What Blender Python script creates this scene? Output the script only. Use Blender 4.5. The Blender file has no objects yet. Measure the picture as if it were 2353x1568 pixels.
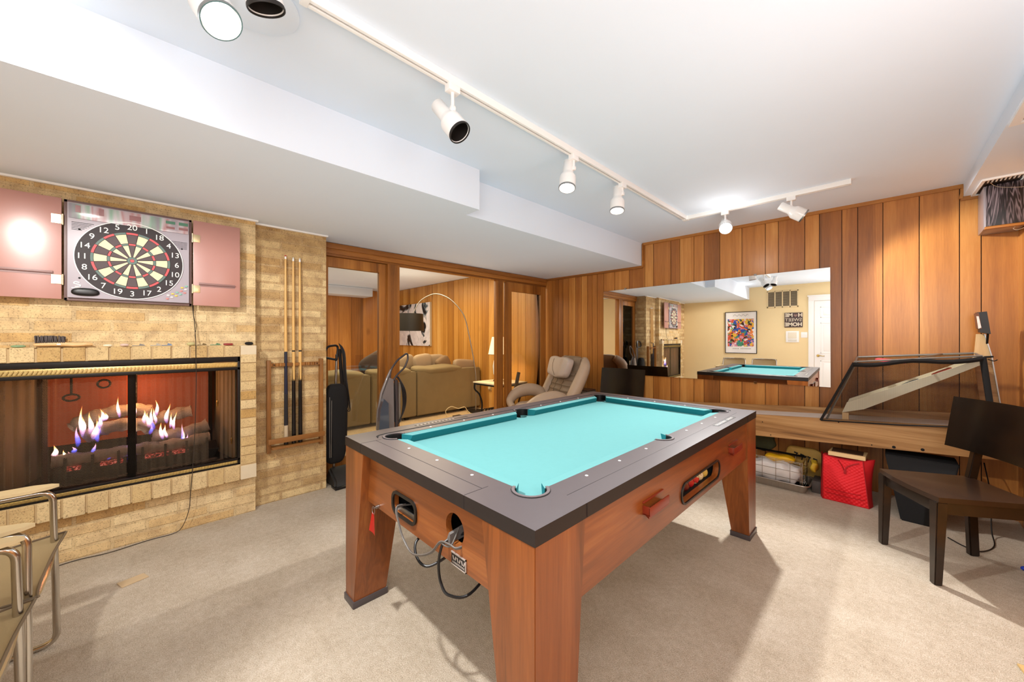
import bpy, bmesh, math, random
from mathutils import Vector, Matrix, Euler
random.seed(7)
PI = math.pi
V = Vector
COL = bpy.context.scene.collection
# ------------------------------------------------------------------ camera model (used to turn measured points into places)
CF, CYAW, CHY, CH = 852.0, math.radians(45.6), 777.0, 1.30
def _ray(px, py):
    a = (px-1176.5)/CF; b = (CHY-py)/CF
    return V((-math.sin(CYAW)+a*math.cos(CYAW), math.cos(CYAW)+a*math.sin(CYAW), b))
def AX(px, py, x): r = _ray(px, py); return V((0,0,CH))+r*(x/r.x)
def AY(px, py, y): r = _ray(px, py); return V((0,0,CH))+r*(y/r.y)
def AZ(px, py, z): r = _ray(px, py); return V((0,0,CH))+r*((z-CH)/r.z)
# ------------------------------------------------------------------ materials
def srgb(c):
    if isinstance(c, str):
        c = c.lstrip('#'); c = [int(c[i:i+2], 16)/255 for i in (0,2,4)]
    return tuple((x/12.92 if x <= .04045 else ((x+.055)/1.055)**2.4) for x in c)+(1,)
_M = {}
class NT:
    def __init__(s, name):
        s.m = bpy.data.materials.new(name); s.m.use_nodes = True
        s.t = s.m.node_tree; s.b = s.t.nodes['Principled BSDF']; s.out = s.t.nodes['Material Output']
    def n(s, typ, **kw):
        nd = s.t.nodes.new(typ)
        for k, v in kw.items():
            if hasattr(nd, k) and k not in nd.inputs: setattr(nd, k, v)
            else: nd.inputs[k].default_value = v
        return nd
    def l(s, a, b): s.t.links.new(a, b)
    def ramp(s, fac, stops):
        r = s.n('ShaderNodeValToRGB'); e = r.color_ramp.elements
        while len(e) < len(stops): e.new(.5)
        for i, (p, c) in enumerate(stops): e[i].position = p; e[i].color = srgb(c)
        s.l(fac, r.inputs[0]); return r.outputs[0]
    def math(s, op, a, b=None, c=None):
        m = s.n('ShaderNodeMath', operation=op)
        for i, x in enumerate((a, b, c)):
            if x is None: continue
            if isinstance(x, (int, float)): m.inputs[i].default_value = x
            else: s.l(x, m.inputs[i])
        return m.outputs[0]
    def coord(s, scale=(1,1,1), island=False, world=False):
        tc = s.n('ShaderNodeTexCoord')
        o = tc.outputs['Object']
        if world: o = s.n('ShaderNodeNewGeometry').outputs['Position']
        if island:
            g = s.n('ShaderNodeNewGeometry'); a = s.n('ShaderNodeVectorMath', operation='ADD')
            mm = s.n('ShaderNodeVectorMath', operation='SCALE'); cx = s.n('ShaderNodeCombineXYZ')
            for i in range(3): s.l(g.outputs['Random Per Island'], cx.inputs[i])
            s.l(cx.outputs[0], mm.inputs[0]); mm.inputs['Scale'].default_value = 37.0
            s.l(o, a.inputs[0]); s.l(mm.outputs[0], a.inputs[1]); o = a.outputs[0]
        mp = s.n('ShaderNodeMapping'); mp.inputs['Scale'].default_value = scale
        s.l(o, mp.inputs[0]); return mp.outputs[0]
    def noise(s, vec, scale, detail=4, rough=.55, dist=0):
        n = s.n('ShaderNodeTexNoise', Scale=scale, Detail=detail, Roughness=rough, Distortion=dist)
        s.l(vec, n.inputs['Vector']); return n.outputs[0]
    def mix(s, f, a, b, mode='MIX'):
        m = s.n('ShaderNodeMix', data_type='RGBA', blend_type=mode)
        for sock, x in ((m.inputs[0], f), (m.inputs[6], a), (m.inputs[7], b)):
            if isinstance(x, (int, float)): sock.default_value = x
            elif isinstance(x, (tuple, list)): sock.default_value = x
            else: s.l(x, sock)
        return m.outputs[2]
    def bump(s, h, strength=.3, dist=.01):
        b = s.n('ShaderNodeBump', Strength=strength, Distance=dist); s.l(h, b.inputs['Height']); s.l(b.outputs[0], s.b.inputs['Normal'])
    def bsdf(s, **kw):
        for k, v in kw.items():
            k = k.replace('_', ' ')
            s.b.inputs[k].default_value = v
        return s
def plain(name, c, rough=.5, metal=0, vary=.06, nscale=12, bump=0, bscale=150, coat=0, spec=.5, emis=None, es=0):
    if name in _M: return _M[name]
    t = NT(name); col = srgb(c)
    n = t.noise(t.coord(), nscale, 5)
    f = t.math('MULTIPLY_ADD', n, vary*2, 1-vary)
    cx = t.n('ShaderNodeCombineColor')
    for i in range(3): t.l(f, cx.inputs[i])
    t.l(t.mix(1.0, col, cx.outputs[0], 'MULTIPLY'), t.b.inputs['Base Color'])
    t.b.inputs['Roughness'].default_value = rough; t.b.inputs['Metallic'].default_value = metal
    t.b.inputs['Specular IOR Level'].default_value = spec
    t.b.inputs['Coat Weight'].default_value = coat
    if bump: t.bump(t.noise(t.coord(), bscale, 3), bump, .003)
    if emis: t.b.inputs['Emission Color'].default_value = srgb(emis); t.b.inputs['Emission Strength'].default_value = es
    _M[name] = t.m; return t.m
def wood(name, stops, grain='Z', rough=.4, island=True, fine=60, coarse=5, coat=0, knots=0, islandvar=.25, stretch=.05, bump=.05):
    if name in _M: return _M[name]
    t = NT(name); sc = {'X': (stretch,1,1), 'Y': (1,stretch,1), 'Z': (1,1,stretch)}[grain]
    v = t.coord(sc, island)
    n1 = t.noise(v, coarse, 3, .5, 1.2); n2 = t.noise(v, fine, 5, .6); n3 = t.noise(v, fine*4, 3, .7)
    f = t.math('ADD', t.math('ADD', t.math('MULTIPLY', n1, .80), -.06), t.math('ADD', t.math('MULTIPLY', n2, .22), t.math('MULTIPLY', n3, .16)))
    w = t.math('SINE', t.math('MULTIPLY', n1, 80)); f = t.math('ADD', f, t.math('MULTIPLY', w, .03))
    if island and islandvar:
        g = t.n('ShaderNodeNewGeometry')
        f = t.math('ADD', f, t.math('MULTIPLY', t.math('SUBTRACT', g.outputs['Random Per Island'], .5), islandvar))
    c = t.ramp(f, stops)
    if knots:
        vo = t.n('ShaderNodeTexVoronoi', Scale=knots); kc = t.coord(tuple(1 if x == 1 else .55 for x in sc), island); t.l(kc, vo.inputs['Vector'])
        k = t.n('ShaderNodeMapRange'); k.inputs[1].default_value = .035; k.inputs[2].default_value = .11; t.l(vo.outputs['Distance'], k.inputs[0])
        c = t.mix(t.math('MULTIPLY', t.math('SUBTRACT', 1, k.outputs[0]), .75), c, srgb('#3a1c0c'))
    t.l(c, t.b.inputs['Base Color']); t.b.inputs['Roughness'].default_value = rough; t.b.inputs['Coat Weight'].default_value = coat
    t.b.inputs['Coat Roughness'].default_value = .25
    if bump: t.bump(n2, bump, .002)
    _M[name] = t.m; return t.m
def glass(name, c='#ffffff', rough=0, mixf=.08, fk=1.0):
    if name in _M: return _M[name]
    t = NT(name); tr = t.n('ShaderNodeBsdfTransparent', Color=srgb(c)); gl = t.n('ShaderNodeBsdfGlossy', Roughness=rough)
    lw = t.n('ShaderNodeLayerWeight', Blend=.25); mx = t.n('ShaderNodeMixShader')
    t.l(t.math('MULTIPLY_ADD', lw.outputs['Fresnel'], fk, mixf), mx.inputs[0]); t.l(tr.outputs[0], mx.inputs[1]); t.l(gl.outputs[0], mx.inputs[2]); t.l(mx.outputs[0], t.out.inputs[0])
    _M[name] = t.m; return t.m
def emit(name, c, s):
    if name in _M: return _M[name]
    t = NT(name); e = t.n('ShaderNodeEmission', Color=srgb(c), Strength=s); t.l(e.outputs[0], t.out.inputs[0]); _M[name] = t.m; return t.m
def brick(name, horiz, off=0, row=.067, width=.305, c1='#cdb487', c2='#a88450', mortar='#c0a67c', msize=.010, squash=.5):
    t = NT(name); tc = t.n('ShaderNodeNewGeometry'); sp = t.n('ShaderNodeSeparateXYZ'); t.l(tc.outputs['Position'], sp.inputs[0])
    h = t.math('ADD', sp.outputs['X'], sp.outputs['Y']) if horiz == 'XY' else sp.outputs['Y']
    cx = t.n('ShaderNodeCombineXYZ'); t.l(t.math('ADD', h, off), cx.inputs[0]); t.l(sp.outputs['Z'], cx.inputs[1])
    v0 = t.coord(world=True); wob = t.noise(v0, 9, 2)
    nv = t.n('ShaderNodeVectorMath', operation='MULTIPLY_ADD'); cw = t.n('ShaderNodeCombineXYZ')
    t.l(wob, cw.inputs[0]); t.l(wob, cw.inputs[1]); t.l(cw.outputs[0], nv.inputs[0]); nv.inputs[1].default_value = (.008,.008,0); t.l(cx.outputs[0], nv.inputs[2])
    b = t.n('ShaderNodeTexBrick', offset=squash, squash=1.0); b.inputs['Scale'].default_value = 1
    b.inputs['Brick Width'].default_value = width; b.inputs['Row Height'].default_value = row; b.inputs['Mortar Size'].default_value = msize
    b.inputs['Mortar Smooth'].default_value = .35; b.inputs['Bias'].default_value = -.15
    b.inputs['Color1'].default_value = srgb(c1); b.inputs['Color2'].default_value = srgb(c2); b.inputs['Mortar'].default_value = srgb(mortar)
    t.l(nv.outputs[0], b.inputs['Vector'])
    v = t.coord(world=True)
    n1 = t.noise(v, 120, 4, .75); pits = t.ramp(n1, [(.36,'#3a2714'),(.45,'#ffffff')]); n2 = t.noise(v, 14, 4)
    cc = t.mix(.62, b.outputs['Color'], pits, 'MULTIPLY'); cc = t.mix(.45, cc, t.ramp(n2, [(.3,'#a07a4a'),(.62,'#fff4dd')]), 'MULTIPLY')
    t.l(cc, t.b.inputs['Base Color']); t.b.inputs['Roughness'].default_value = .85
    hgt = t.math('SUBTRACT', t.math('ADD', t.math('MULTIPLY', n1, .5), t.math('MULTIPLY', n2, .4)), t.math('MULTIPLY', b.outputs['Fac'], .9))
    t.bump(hgt, .7, .004); return t.m
# ------------------------------------------------------------------ geometry helpers
class MB:
    def __init__(s): s.bm = bmesh.new(); s.mi = 0
    def _tag(s, fs):
        for f in fs: f.material_index = s.mi
    def mat(s, i): s.mi = i; return s
    def merge(s, o, M=None):
        me = bpy.data.meshes.new('tmp'); o.to_mesh(me); o.free()
        if M is not None: me.transform(M)
        n0 = len(s.bm.faces); s.bm.from_mesh(me); bpy.data.meshes.remove(me)
        s.bm.faces.ensure_lookup_table(); s._tag(s.bm.faces[n0:])
    def box(s, lo, hi, bev=0, M=None, seg=2):
        b = bmesh.new(); bmesh.ops.create_cube(b, size=1)
        for v in b.verts: v.co = V([lo[i]+(v.co[i]+.5)*(hi[i]-lo[i]) for i in range(3)])
        if bev: bmesh.ops.bevel(b, geom=b.edges[:], offset=bev, segments=seg, affect='EDGES', profile=.6)
        s.merge(b, M); return s
    def cbox(s, c, size, bev=0, rot=(0,0,0)):
        M = Matrix.Translation(V(c)) @ Euler(rot).to_matrix().to_4x4(); h = [x/2 for x in size]
        return s.box([-x for x in h], h, bev, M)
    def hexa(s, pts, bev=0):           # 8 corners: bottom 4 ccw, top 4 ccw
        b = bmesh.new(); vs = [b.verts.new(p) for p in pts]
        for f in ((3,2,1,0),(4,5,6,7),(0,1,5,4),(1,2,6,5),(2,3,7,6),(3,0,4,7)): b.faces.new([vs[i] for i in f])
        bmesh.ops.recalc_face_normals(b, faces=b.faces[:])
        if bev: bmesh.ops.bevel(b, geom=b.edges[:], offset=bev, segments=2, affect='EDGES')
        s.merge(b); return s
    def beam(s, p0, p1, w, d, up=(0,0,1), bev=0, w1=None, d1=None):
        p0, p1 = V(p0), V(p1); z = (p1-p0).normalized(); x = V(up).cross(z)
        if x.length < 1e-4: x = V((1,0,0))
        x.normalize(); y = z.cross(x); w1 = w if w1 is None else w1; d1 = d if d1 is None else d1
        q = lambda p, w, d: [p+x*a*w/2+y*b*d/2 for a, b in ((-1,-1),(1,-1),(1,1),(-1,1))]
        return s.hexa(q(p0,w,d)+q(p1,w1,d1), bev)
    def tube(s, pts, r, seg=10, closed=False, caps=True, flat=1.0):
        pts = [V(p) for p in pts]; n = len(pts); rr = r if isinstance(r, (list, tuple)) else [r]*n
        rings = []; T = []
        for i in range(n):
            a = pts[(i-1) % n] if (closed or i > 0) else pts[i]; b = pts[(i+1) % n] if (closed or i < n-1) else pts[i]
            T.append((b-a).normalized())
        u = T[0].orthogonal().normalized()
        if abs(T[0].z) < .9: u = V((0,0,1)); u = (u-T[0]*u.dot(T[0])).normalized()
        for i in range(n):
            u = (u-T[i]*u.dot(T[i])); u = u.normalized() if u.length > 1e-6 else T[i].orthogonal().normalized(); w = T[i].cross(u)
            rings.append([s.bm.verts.new(pts[i]+(u*math.cos(2*PI*k/seg)*flat+w*math.sin(2*PI*k/seg))*rr[i]) for k in range(seg)])
        fs = []
        for i in range(n if closed else n-1):
            A, B = rings[i], rings[(i+1) % n]
            for k in range(seg): fs.append(s.bm.faces.new((A[k], A[(k+1) % seg], B[(k+1) % seg], B[k])))
        if caps and not closed: fs.append(s.bm.faces.new(rings[0][::-1])); fs.append(s.bm.faces.new(rings[-1]))
        s._tag(fs); return s
    def cyl(s, p0, p1, r0, r1=None, seg=24, caps=True): return s.tube([p0, p1], [r0, r0 if r1 is None else r1], seg, caps=caps)
    def lathe(s, prof, origin, axis=(0,0,1), seg=28):   # prof: (r, h) list
        o = V(origin); z = V(axis).normalized(); x = z.orthogonal().normalized(); y = z.cross(x); rings = []; fs = []
        for r, h in prof:
            if r < 1e-5: rings.append([s.bm.verts.new(o+z*h)])
            else: rings.append([s.bm.verts.new(o+z*h+(x*math.cos(2*PI*k/seg)+y*math.sin(2*PI*k/seg))*r) for k in range(seg)])
        for A, B in zip(rings, rings[1:]):
            for k in range(seg):
                k2 = (k+1) % seg
                if len(A) == 1 and len(B) == 1: continue
                if len(A) == 1: fs.append(s.bm.faces.new((A[0], B[k2], B[k])))
                elif len(B) == 1: fs.append(s.bm.faces.new((A[k], A[k2], B[0])))
                else: fs.append(s.bm.faces.new((A[k], A[k2], B[k2], B[k])))
        s._tag(fs); return s
    def prism(s, outer, holes, a, b, M=None, mode='z'):   # 2-D outline with holes, extruded a..b
        cu = bpy.data.curves.new('c', 'CURVE'); cu.dimensions = '2D'; cu.fill_mode = 'BOTH'
        for loop in [outer]+list(holes):
            sp = cu.splines.new('POLY'); sp.points.add(len(loop)-1); sp.use_cyclic_u = True
            for p, q in zip(sp.points, loop): p.co = (q[0], q[1], 0, 1)
        cu.extrude = abs(b-a)/2; ob = bpy.data.objects.new('c', cu); COL.objects.link(ob)
        dg = bpy.context.evaluated_depsgraph_get(); me = bpy.data.meshes.new_from_object(ob.evaluated_get(dg))
        bpy.data.objects.remove(ob); bpy.data.curves.remove(cu); me.transform(Matrix.Translation((0,0,(a+b)/2)))
        if mode == 'x': me.transform(Matrix(((0,0,1,0),(1,0,0,0),(0,1,0,0),(0,0,0,1))))   # (u,v,w)->(x=w,y=u,z=v)
        if mode == 'y': me.transform(Matrix(((1,0,0,0),(0,0,1,0),(0,1,0,0),(0,0,0,1))))   # (u,v,w)->(x=u,y=w,z=v)
        if M is not None: me.transform(M)
        t = bmesh.new(); t.from_mesh(me); bpy.data.meshes.remove(me)
        bmesh.ops.remove_doubles(t, verts=t.verts[:], dist=1e-5); bmesh.ops.recalc_face_normals(t, faces=t.faces[:]); s.merge(t); return s
    def text(s, body, size, M, ext=.001, ax='CENTER', bold=0):
        cu = bpy.data.curves.new('t', 'FONT'); cu.body = body; cu.size = size; cu.align_x = ax; cu.align_y = 'CENTER'; cu.extrude = ext; cu.offset = bold
        ob = bpy.data.objects.new('t', cu); COL.objects.link(ob); dg = bpy.context.evaluated_depsgraph_get()
        me = bpy.data.meshes.new_from_object(ob.evaluated_get(dg)); bpy.data.objects.remove(ob); bpy.data.curves.remove(cu)
        me.transform(M); n0 = len(s.bm.faces); s.bm.from_mesh(me); bpy.data.meshes.remove(me); s.bm.faces.ensure_lookup_table(); s._tag(s.bm.faces[n0:]); return s
    def puff(s, c, half, rot=(0,0,0), e1=.5, e2=.4, seg=28, fn=None):   # super-ellipsoid cushion
        M = Matrix.Translation(V(c)) @ Euler(rot).to_matrix().to_4x4()
        sg = lambda x, e: math.copysign(abs(x)**e, x); b = bmesh.new(); R = []
        n = seg//2
        for i in range(n+1):
            ph = -PI/2+PI*i/n; row = []
            for k in range(seg):
                th = 2*PI*k/seg; p = V((half[0]*sg(math.cos(ph),e1)*sg(math.cos(th),e2), half[1]*sg(math.cos(ph),e1)*sg(math.sin(th),e2), half[2]*sg(math.sin(ph),e1)))
                if fn: p = fn(p)
                row.append(b.verts.new(p))
                if i in (0, n): break
            R.append(row)
        for A, B in zip(R, R[1:]):
            for k in range(seg):
                k2 = (k+1) % seg
                if len(A) == 1: b.faces.new((A[0], B[k2], B[k]))
                elif len(B) == 1: b.faces.new((A[k], A[k2], B[0]))
                else: b.faces.new((A[k], A[k2], B[k2], B[k]))
        bmesh.ops.recalc_face_normals(b, faces=b.faces[:]); s.merge(b, M); return s
    def sheet(s, fn, nu, nv, th=0):
        b = bmesh.new(); g = [[b.verts.new(fn(i/nu, j/nv)) for j in range(nv+1)] for i in range(nu+1)]
        for i in range(nu):
            for j in range(nv): b.faces.new((g[i][j], g[i+1][j], g[i+1][j+1], g[i][j+1]))
        if th: bmesh.ops.solidify(b, geom=b.faces[:], thickness=th)
        bmesh.ops.recalc_face_normals(b, faces=b.faces[:]); s.merge(b); return s
    def tri(s, pts):
        fs = [s.bm.faces.new([s.bm.verts.new(p) for p in pts])]; s._tag(fs); return s
    def build(s, name, mats, parent=None, local=False, smooth=38):
        me = bpy.data.meshes.new(name); s.bm.to_mesh(me); s.bm.free()
        for m in (mats if isinstance(mats, (list, tuple)) else [mats]): me.materials.append(m)
        ob = bpy.data.objects.new(name, me); COL.objects.link(ob)
        if parent is not None:
            ob.parent = parent
            if not local: me.transform(Matrix.Translation(-wloc(parent)))
        elif not local:
            cs = [v.co for v in me.vertices]
            c = V(((min(p.x for p in cs)+max(p.x for p in cs))/2, (min(p.y for p in cs)+max(p.y for p in cs))/2, min(p.z for p in cs)))
            me.transform(Matrix.Translation(-c)); ob.location = c
        if smooth:
            for p in me.polygons: p.use_smooth = True
            me.set_sharp_from_angle(angle=math.radians(smooth))
        return ob
def wloc(o):
    l = V((0,0,0))
    while o is not None: l = l+o.location; o = o.parent
    return l
def tag(o, label=None, cat=None, group=None, kind=None):
    for k, v in (('label', label), ('category', cat), ('group', group), ('kind', kind)):
        if v: o[k] = v
    return o
def thing(name, label, cat, loc=(0,0,0), rz=0, group=None):
    o = bpy.data.objects.new(name, None); COL.objects.link(o); o.location = loc; o.rotation_euler = (0,0,rz); o.empty_display_size = .1
    return tag(o, label, cat, group)
def struct(mb, name, m, smooth=38): return tag(mb.build(name, m, smooth=smooth), kind='structure')
def copy_tree(o, parent=None, label=None):
    c = o.copy(); COL.objects.link(c); c.parent = parent
    for ch in list(o.children): copy_tree(ch, c)
    if label: c['label'] = label
    return c
def spline(pts, n=8, closed=False):
    P = [V(p) for p in pts]; out = []; N = len(P)
    for i in range(N if closed else N-1):
        g = lambda k: P[k % N] if closed else P[max(0, min(N-1, k))]
        a, b, c, d = g(i-1), g(i), g(i+1), g(i+2)
        for k in range(n):
            t = k/n; out.append(.5*((2*b)+(c-a)*t+(2*a-5*b+4*c-d)*t*t+(3*b-a-3*c+d)*t**3))
    if not closed: out.append(P[-1])
    return out
def fillet(pts, r, n=6):
    P = [V(p) for p in pts]; out = [P[0]]
    for a, b, c in zip(P, P[1:], P[2:]):
        u = (a-b); v = (c-b); rr = min(r, u.length*.49, v.length*.49); p, q = b+u.normalized()*rr, b+v.normalized()*rr
        for k in range(n+1): t = k/n; out.append(p*(1-t)**2+b*2*t*(1-t)+q*t*t)
    out.append(P[-1]); return out
def rrect(x0, y0, x1, y1, r, n=6):
    o = []
    for cx, cy, a in ((x1-r,y1-r,0),(x0+r,y1-r,90),(x0+r,y0+r,180),(x1-r,y0+r,270)):
        for k in range(n+1): t = math.radians(a+90*k/n); o.append((cx+r*math.cos(t), cy+r*math.sin(t)))
    return o
def circ(cx, cy, r, n=28): return [(cx+r*math.cos(2*PI*k/n), cy+r*math.sin(2*PI*k/n)) for k in range(n)]
# ================================================================== materials
m_ceil = plain('ceiling_paint', '#e0eaf6', .9, vary=.015, nscale=3)
m_white = plain('white_enamel', '#f0efec', .35, vary=.01)
m_trim = plain('white_trim', '#eceae6', .5, vary=.01)
m_tan = plain('tan_wall', '#e6cf9f', .8, vary=.03, nscale=4)
m_black = plain('black_plastic', '#0e0e10', .4)
m_blackmat = plain('black_matte', '#0a0909', .85)
m_chrome = plain('chrome', '#c9c4bc', .18, 1.0, vary=.02)
m_steel = plain('steel', '#a5a4a2', .35, 1.0)
m_brass = plain('brass', '#c9a860', .28, 1.0)
m_gold = plain('antique_gold', '#c8b57a', .3, .9, vary=.2, nscale=60)
WD = [(.2,'#6e421b'),(.42,'#9c6029'),(.6,'#b97a38'),(.85,'#d79e56')]
m_plank = wood('panel_plank', WD, 'Z', .36, fine=38, coarse=2.2, coat=.2, knots=1.3, islandvar=.22)
m_plank2 = wood('den_plank', [(.2,'#8a5a26'),(.42,'#a9742f'),(.6,'#bf8a42'),(.85,'#d6a860')], 'Z', .38, fine=38, coarse=2.2, coat=.15, knots=1.3, islandvar=.2)
m_frame = wood('oak_frame', [(.3,'#6f4114'),(.5,'#9c6226'),(.75,'#b87c38')], 'Z', .42, fine=70, coarse=5, islandvar=.12)
m_frameY = wood('oak_frame_y', [(.3,'#6f4114'),(.5,'#9c6226'),(.75,'#b87c38')], 'Y', .42, fine=70, coarse=5, islandvar=.12)
m_frameX = wood('oak_frame_x', [(.3,'#6f4114'),(.5,'#9c6226'),(.75,'#b87c38')], 'X', .42, fine=70, coarse=5, islandvar=.12)
CHR_W = [(.28,'#46240b'),(.42,'#6e3b16'),(.58,'#864a1e'),(.8,'#9f6430')]
m_cherZ = wood('cherry_z', CHR_W, 'Z', .35, fine=40, coarse=6, coat=.25, islandvar=.1)
m_cherY = wood('cherry_y', CHR_W, 'Y', .35, fine=40, coarse=6, coat=.25, islandvar=.1)
m_cherX = wood('cherry_x', CHR_W, 'X', .35, fine=40, coarse=6, coat=.25, islandvar=.1)
m_lam = wood('oak_laminate', [(.3,'#60401f'),(.45,'#946a3c'),(.6,'#aa804f'),(.8,'#c09a68')], 'X', .45, fine=50, coarse=14, islandvar=.05, stretch=.03)
m_lamZ = wood('oak_laminate_z', [(.25,'#7a4f22'),(.45,'#a9743a'),(.6,'#be8a4c'),(.8,'#d0a265')], 'Z', .45, fine=90, coarse=8, islandvar=.05, stretch=.03)
m_pale = wood('pale_wood', [(.3,'#c39a63'),(.6,'#dcb985'),(.8,'#e8cc9d')], 'Z', .5, fine=60, coarse=5, islandvar=.05)
m_paleX = wood('pale_wood_x', [(.3,'#c39a63'),(.6,'#dcb985'),(.8,'#e8cc9d')], 'X', .5, fine=60, coarse=5, islandvar=.05)
m_rail = plain('charcoal_rail', '#484244', .36, vary=.07, nscale=25)
m_apronfrm = plain('opening_frame', '#17130f', .4)
m_felt = plain('teal_felt', '#548788', .95, vary=.035, nscale=40, bump=.15, bscale=600, spec=.15)
m_cush_shade = plain('teal_cloth_shaded', '#1a6a72', .9, vary=.03, nscale=60, spec=.15)  # same cloth as the bed, shade of the cushion faces put into the colour
m_darkwood = wood('espresso', [(.3,'#120c08'),(.6,'#21150d'),(.8,'#2e1c10')], 'X', .3, fine=40, coarse=6, coat=.4, islandvar=.1)
m_leather = plain('taupe_leather', '#b39c84', .42, vary=.06, nscale=9, bump=.25, bscale=120)
m_leathd = plain('leather_seam', '#75654f', .7)
m_sling = plain('sling_leather', '#bba67e', .45, vary=.1, nscale=6, bump=.15, bscale=200)
m_slingd = plain('sling_edge', '#5e4f3c', .5)
m_red = plain('red_fabric', '#c3121c', .75, vary=.08, nscale=8, bump=.4, bscale=90)
m_redd = plain('red_binding', '#a30d17', .7)
m_sofa = plain('sofa_suede', '#7e6d4a', .9, vary=.12, nscale=5, bump=.1)
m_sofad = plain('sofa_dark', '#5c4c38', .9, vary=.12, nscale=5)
m_pilA = plain('pillow_taupe', '#a08a6c', .85, vary=.08); m_pilB = plain('pillow_brown', '#7d6447', .8, vary=.1); m_pilC = plain('pillow_dark', '#4a3c33', .9, vary=.1)
m_cream = plain('cream_board', '#e4dcc0', .5, vary=.05)
m_lens = emit('lit_lamp', '#fff6e8', 14); m_lensB = emit('bright_lamp', '#fff8ee', 60)
m_glass = glass('pane_glass', '#fbfdfc', 0, .035); m_glassd = glass('smoked_glass', '#dedad6', .05, .0, .25)
def carpet(name, cs):
    t = NT(name); v = t.coord(world=True); n = t.noise(v, 210, 3, .7); n2 = t.noise(v, 4, 3, .55); n3 = t.noise(v, 38, 3)
    f = t.math('ADD', t.math('MULTIPLY', n, .62), t.math('ADD', t.math('MULTIPLY', n2, .2), t.math('MULTIPLY', n3, .2)))
    t.l(t.ramp(f, cs), t.b.inputs['Base Color']); t.b.inputs['Roughness'].default_value = .95; t.b.inputs['Specular IOR Level'].default_value = .1
    t.bump(n, .8, .01); return t.m
m_carpet = carpet('beige_carpet', [(.33,'#998a76'),(.5,'#beb09c'),(.66,'#dbd0c1')])
m_carpet2 = carpet('den_carpet', [(.36,'#a98c5f'),(.5,'#cdb183'),(.64,'#e2cba2')])
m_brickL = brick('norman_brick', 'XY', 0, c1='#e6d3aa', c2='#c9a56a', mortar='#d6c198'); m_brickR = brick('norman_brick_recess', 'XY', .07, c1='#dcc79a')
def brickface():
    t = NT('soldier_brick'); v = t.coord(world=True); g = t.n('ShaderNodeNewGeometry')
    n1 = t.noise(v, 130, 3, .7); n2 = t.noise(v, 16, 4)
    c = t.ramp(g.outputs['Random Per Island'], [(0,'#dcc79c'),(.6,'#d0b684'),(.85,'#bd9a60')])
    c = t.mix(.6, c, t.ramp(n1, [(.32,'#5a4226'),(.46,'#ffffff')]), 'MULTIPLY'); c = t.mix(.3, c, t.ramp(n2, [(.3,'#b59468'),(.6,'#fff4dd')]), 'MULTIPLY')
    t.l(c, t.b.inputs['Base Color']); t.b.inputs['Roughness'].default_value = .85; t.bump(t.math('ADD', n1, n2), .7, .008); return t.m
m_soldier = brickface(); m_mortar = plain('mortar', '#bfa67c', .9, bump=.4)
m_conc = plain('cast_corner', '#cfc0a4', .85, bump=.3)
# ================================================================== room shell
def wy(x): return 4.345+.027*(x+1.5)     # the far wall runs very slightly askew
ZC, ZS, ZR = 2.46, 2.185, 2.365
struct(MB().box((-3.66,-1.45,-.12),(.80,4.75,0)), 'floor', m_carpet)
mb = MB().box((-9.3,-1.45,-.12),(-3.66,4.75,0)); struct(mb, 'floor_den', m_carpet2)
struct(MB().box((-3.8,-1.45,ZC),(.8,4.75,ZC+.15)), 'ceiling', m_ceil)
struct(MB().box((-9.3,-1.45,ZC+.005),(-3.8,4.75,ZC+.15)), 'ceiling_den', m_ceil)
mb = MB(); mb.prism([(-3.8,-1.32),(-1.985,-1.32),(-1.985,1.63),(-2.135,1.63),(-2.135,4.42),(-3.8,4.42)], [], ZS, ZC+.02); struct(mb, 'ceiling_soffit', m_ceil)
mb = MB(); mb.prism([(.382,4.45),(.411,2.75),(.46,-1.32),(.75,-1.32),(.75,4.45)], [], ZR, ZC+.02); struct(mb, 'ceiling_soffit', m_ceil)
struct(MB().box((-3.75,-1.42,0),(.8,-1.30,ZC)), 'wall_back', m_tan)
# planked walls: one island per board
def planks(name, xs, z0, z1, fn, m, back):
    mb = MB(); g = .0022
    mb.mat(1); mb.hexa(fn(xs[0], z0, .012)+[]) if False else None
    xs = sorted(xs)
    for a, b in zip(xs, xs[1:]):
        p = [fn(a+g,0), fn(b-g,0)]; q = [fn(a+g,.02), fn(b-g,.02)]
        mb.mat(0).hexa([(*p[0],z0),(*p[1],z0),(*q[1],z0),(*q[0],z0),(*p[0],z1),(*p[1],z1),(*q[1],z1),(*q[0],z1)], .0015)
    a, b = xs[0], xs[-1]; p = [fn(a,.008), fn(b,.008)]; q = [fn(a,.09), fn(b,.09)]
    mb.mat(1).hexa([(*p[0],z0),(*p[1],z0),(*q[1],z0),(*q[0],z0),(*p[0],z1),(*p[1],z1),(*q[1],z1),(*q[0],z1)])
    return struct(mb, name, [m, m_blackmat], smooth=0)
seams = [-3.66,-3.52,-3.41,-3.326,-3.226,-3.115,-3.013,-2.918,-2.84,-2.762,-2.663,-2.506,-2.306,-2.1,-1.996,-1.79,-1.688,-1.535,-1.431,-1.275,-1.07,-.868,-.762,-.56,-.455,-.302,-.199,-.045,.16,.366,.469,.66]
planks('wall_far', seams, 0, ZC, lambda x, d: (x, wy(x)+d), m_plank, m_blackmat)
ys = [4.48]
while ys[-1] > -1.3: ys.append(ys[-1]-random.choice([.1,.15,.2,.26]))
planks('wall_right', ys, 0, ZC, lambda y, d: (.633+d, y), m_plank, m_blackmat)
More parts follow.
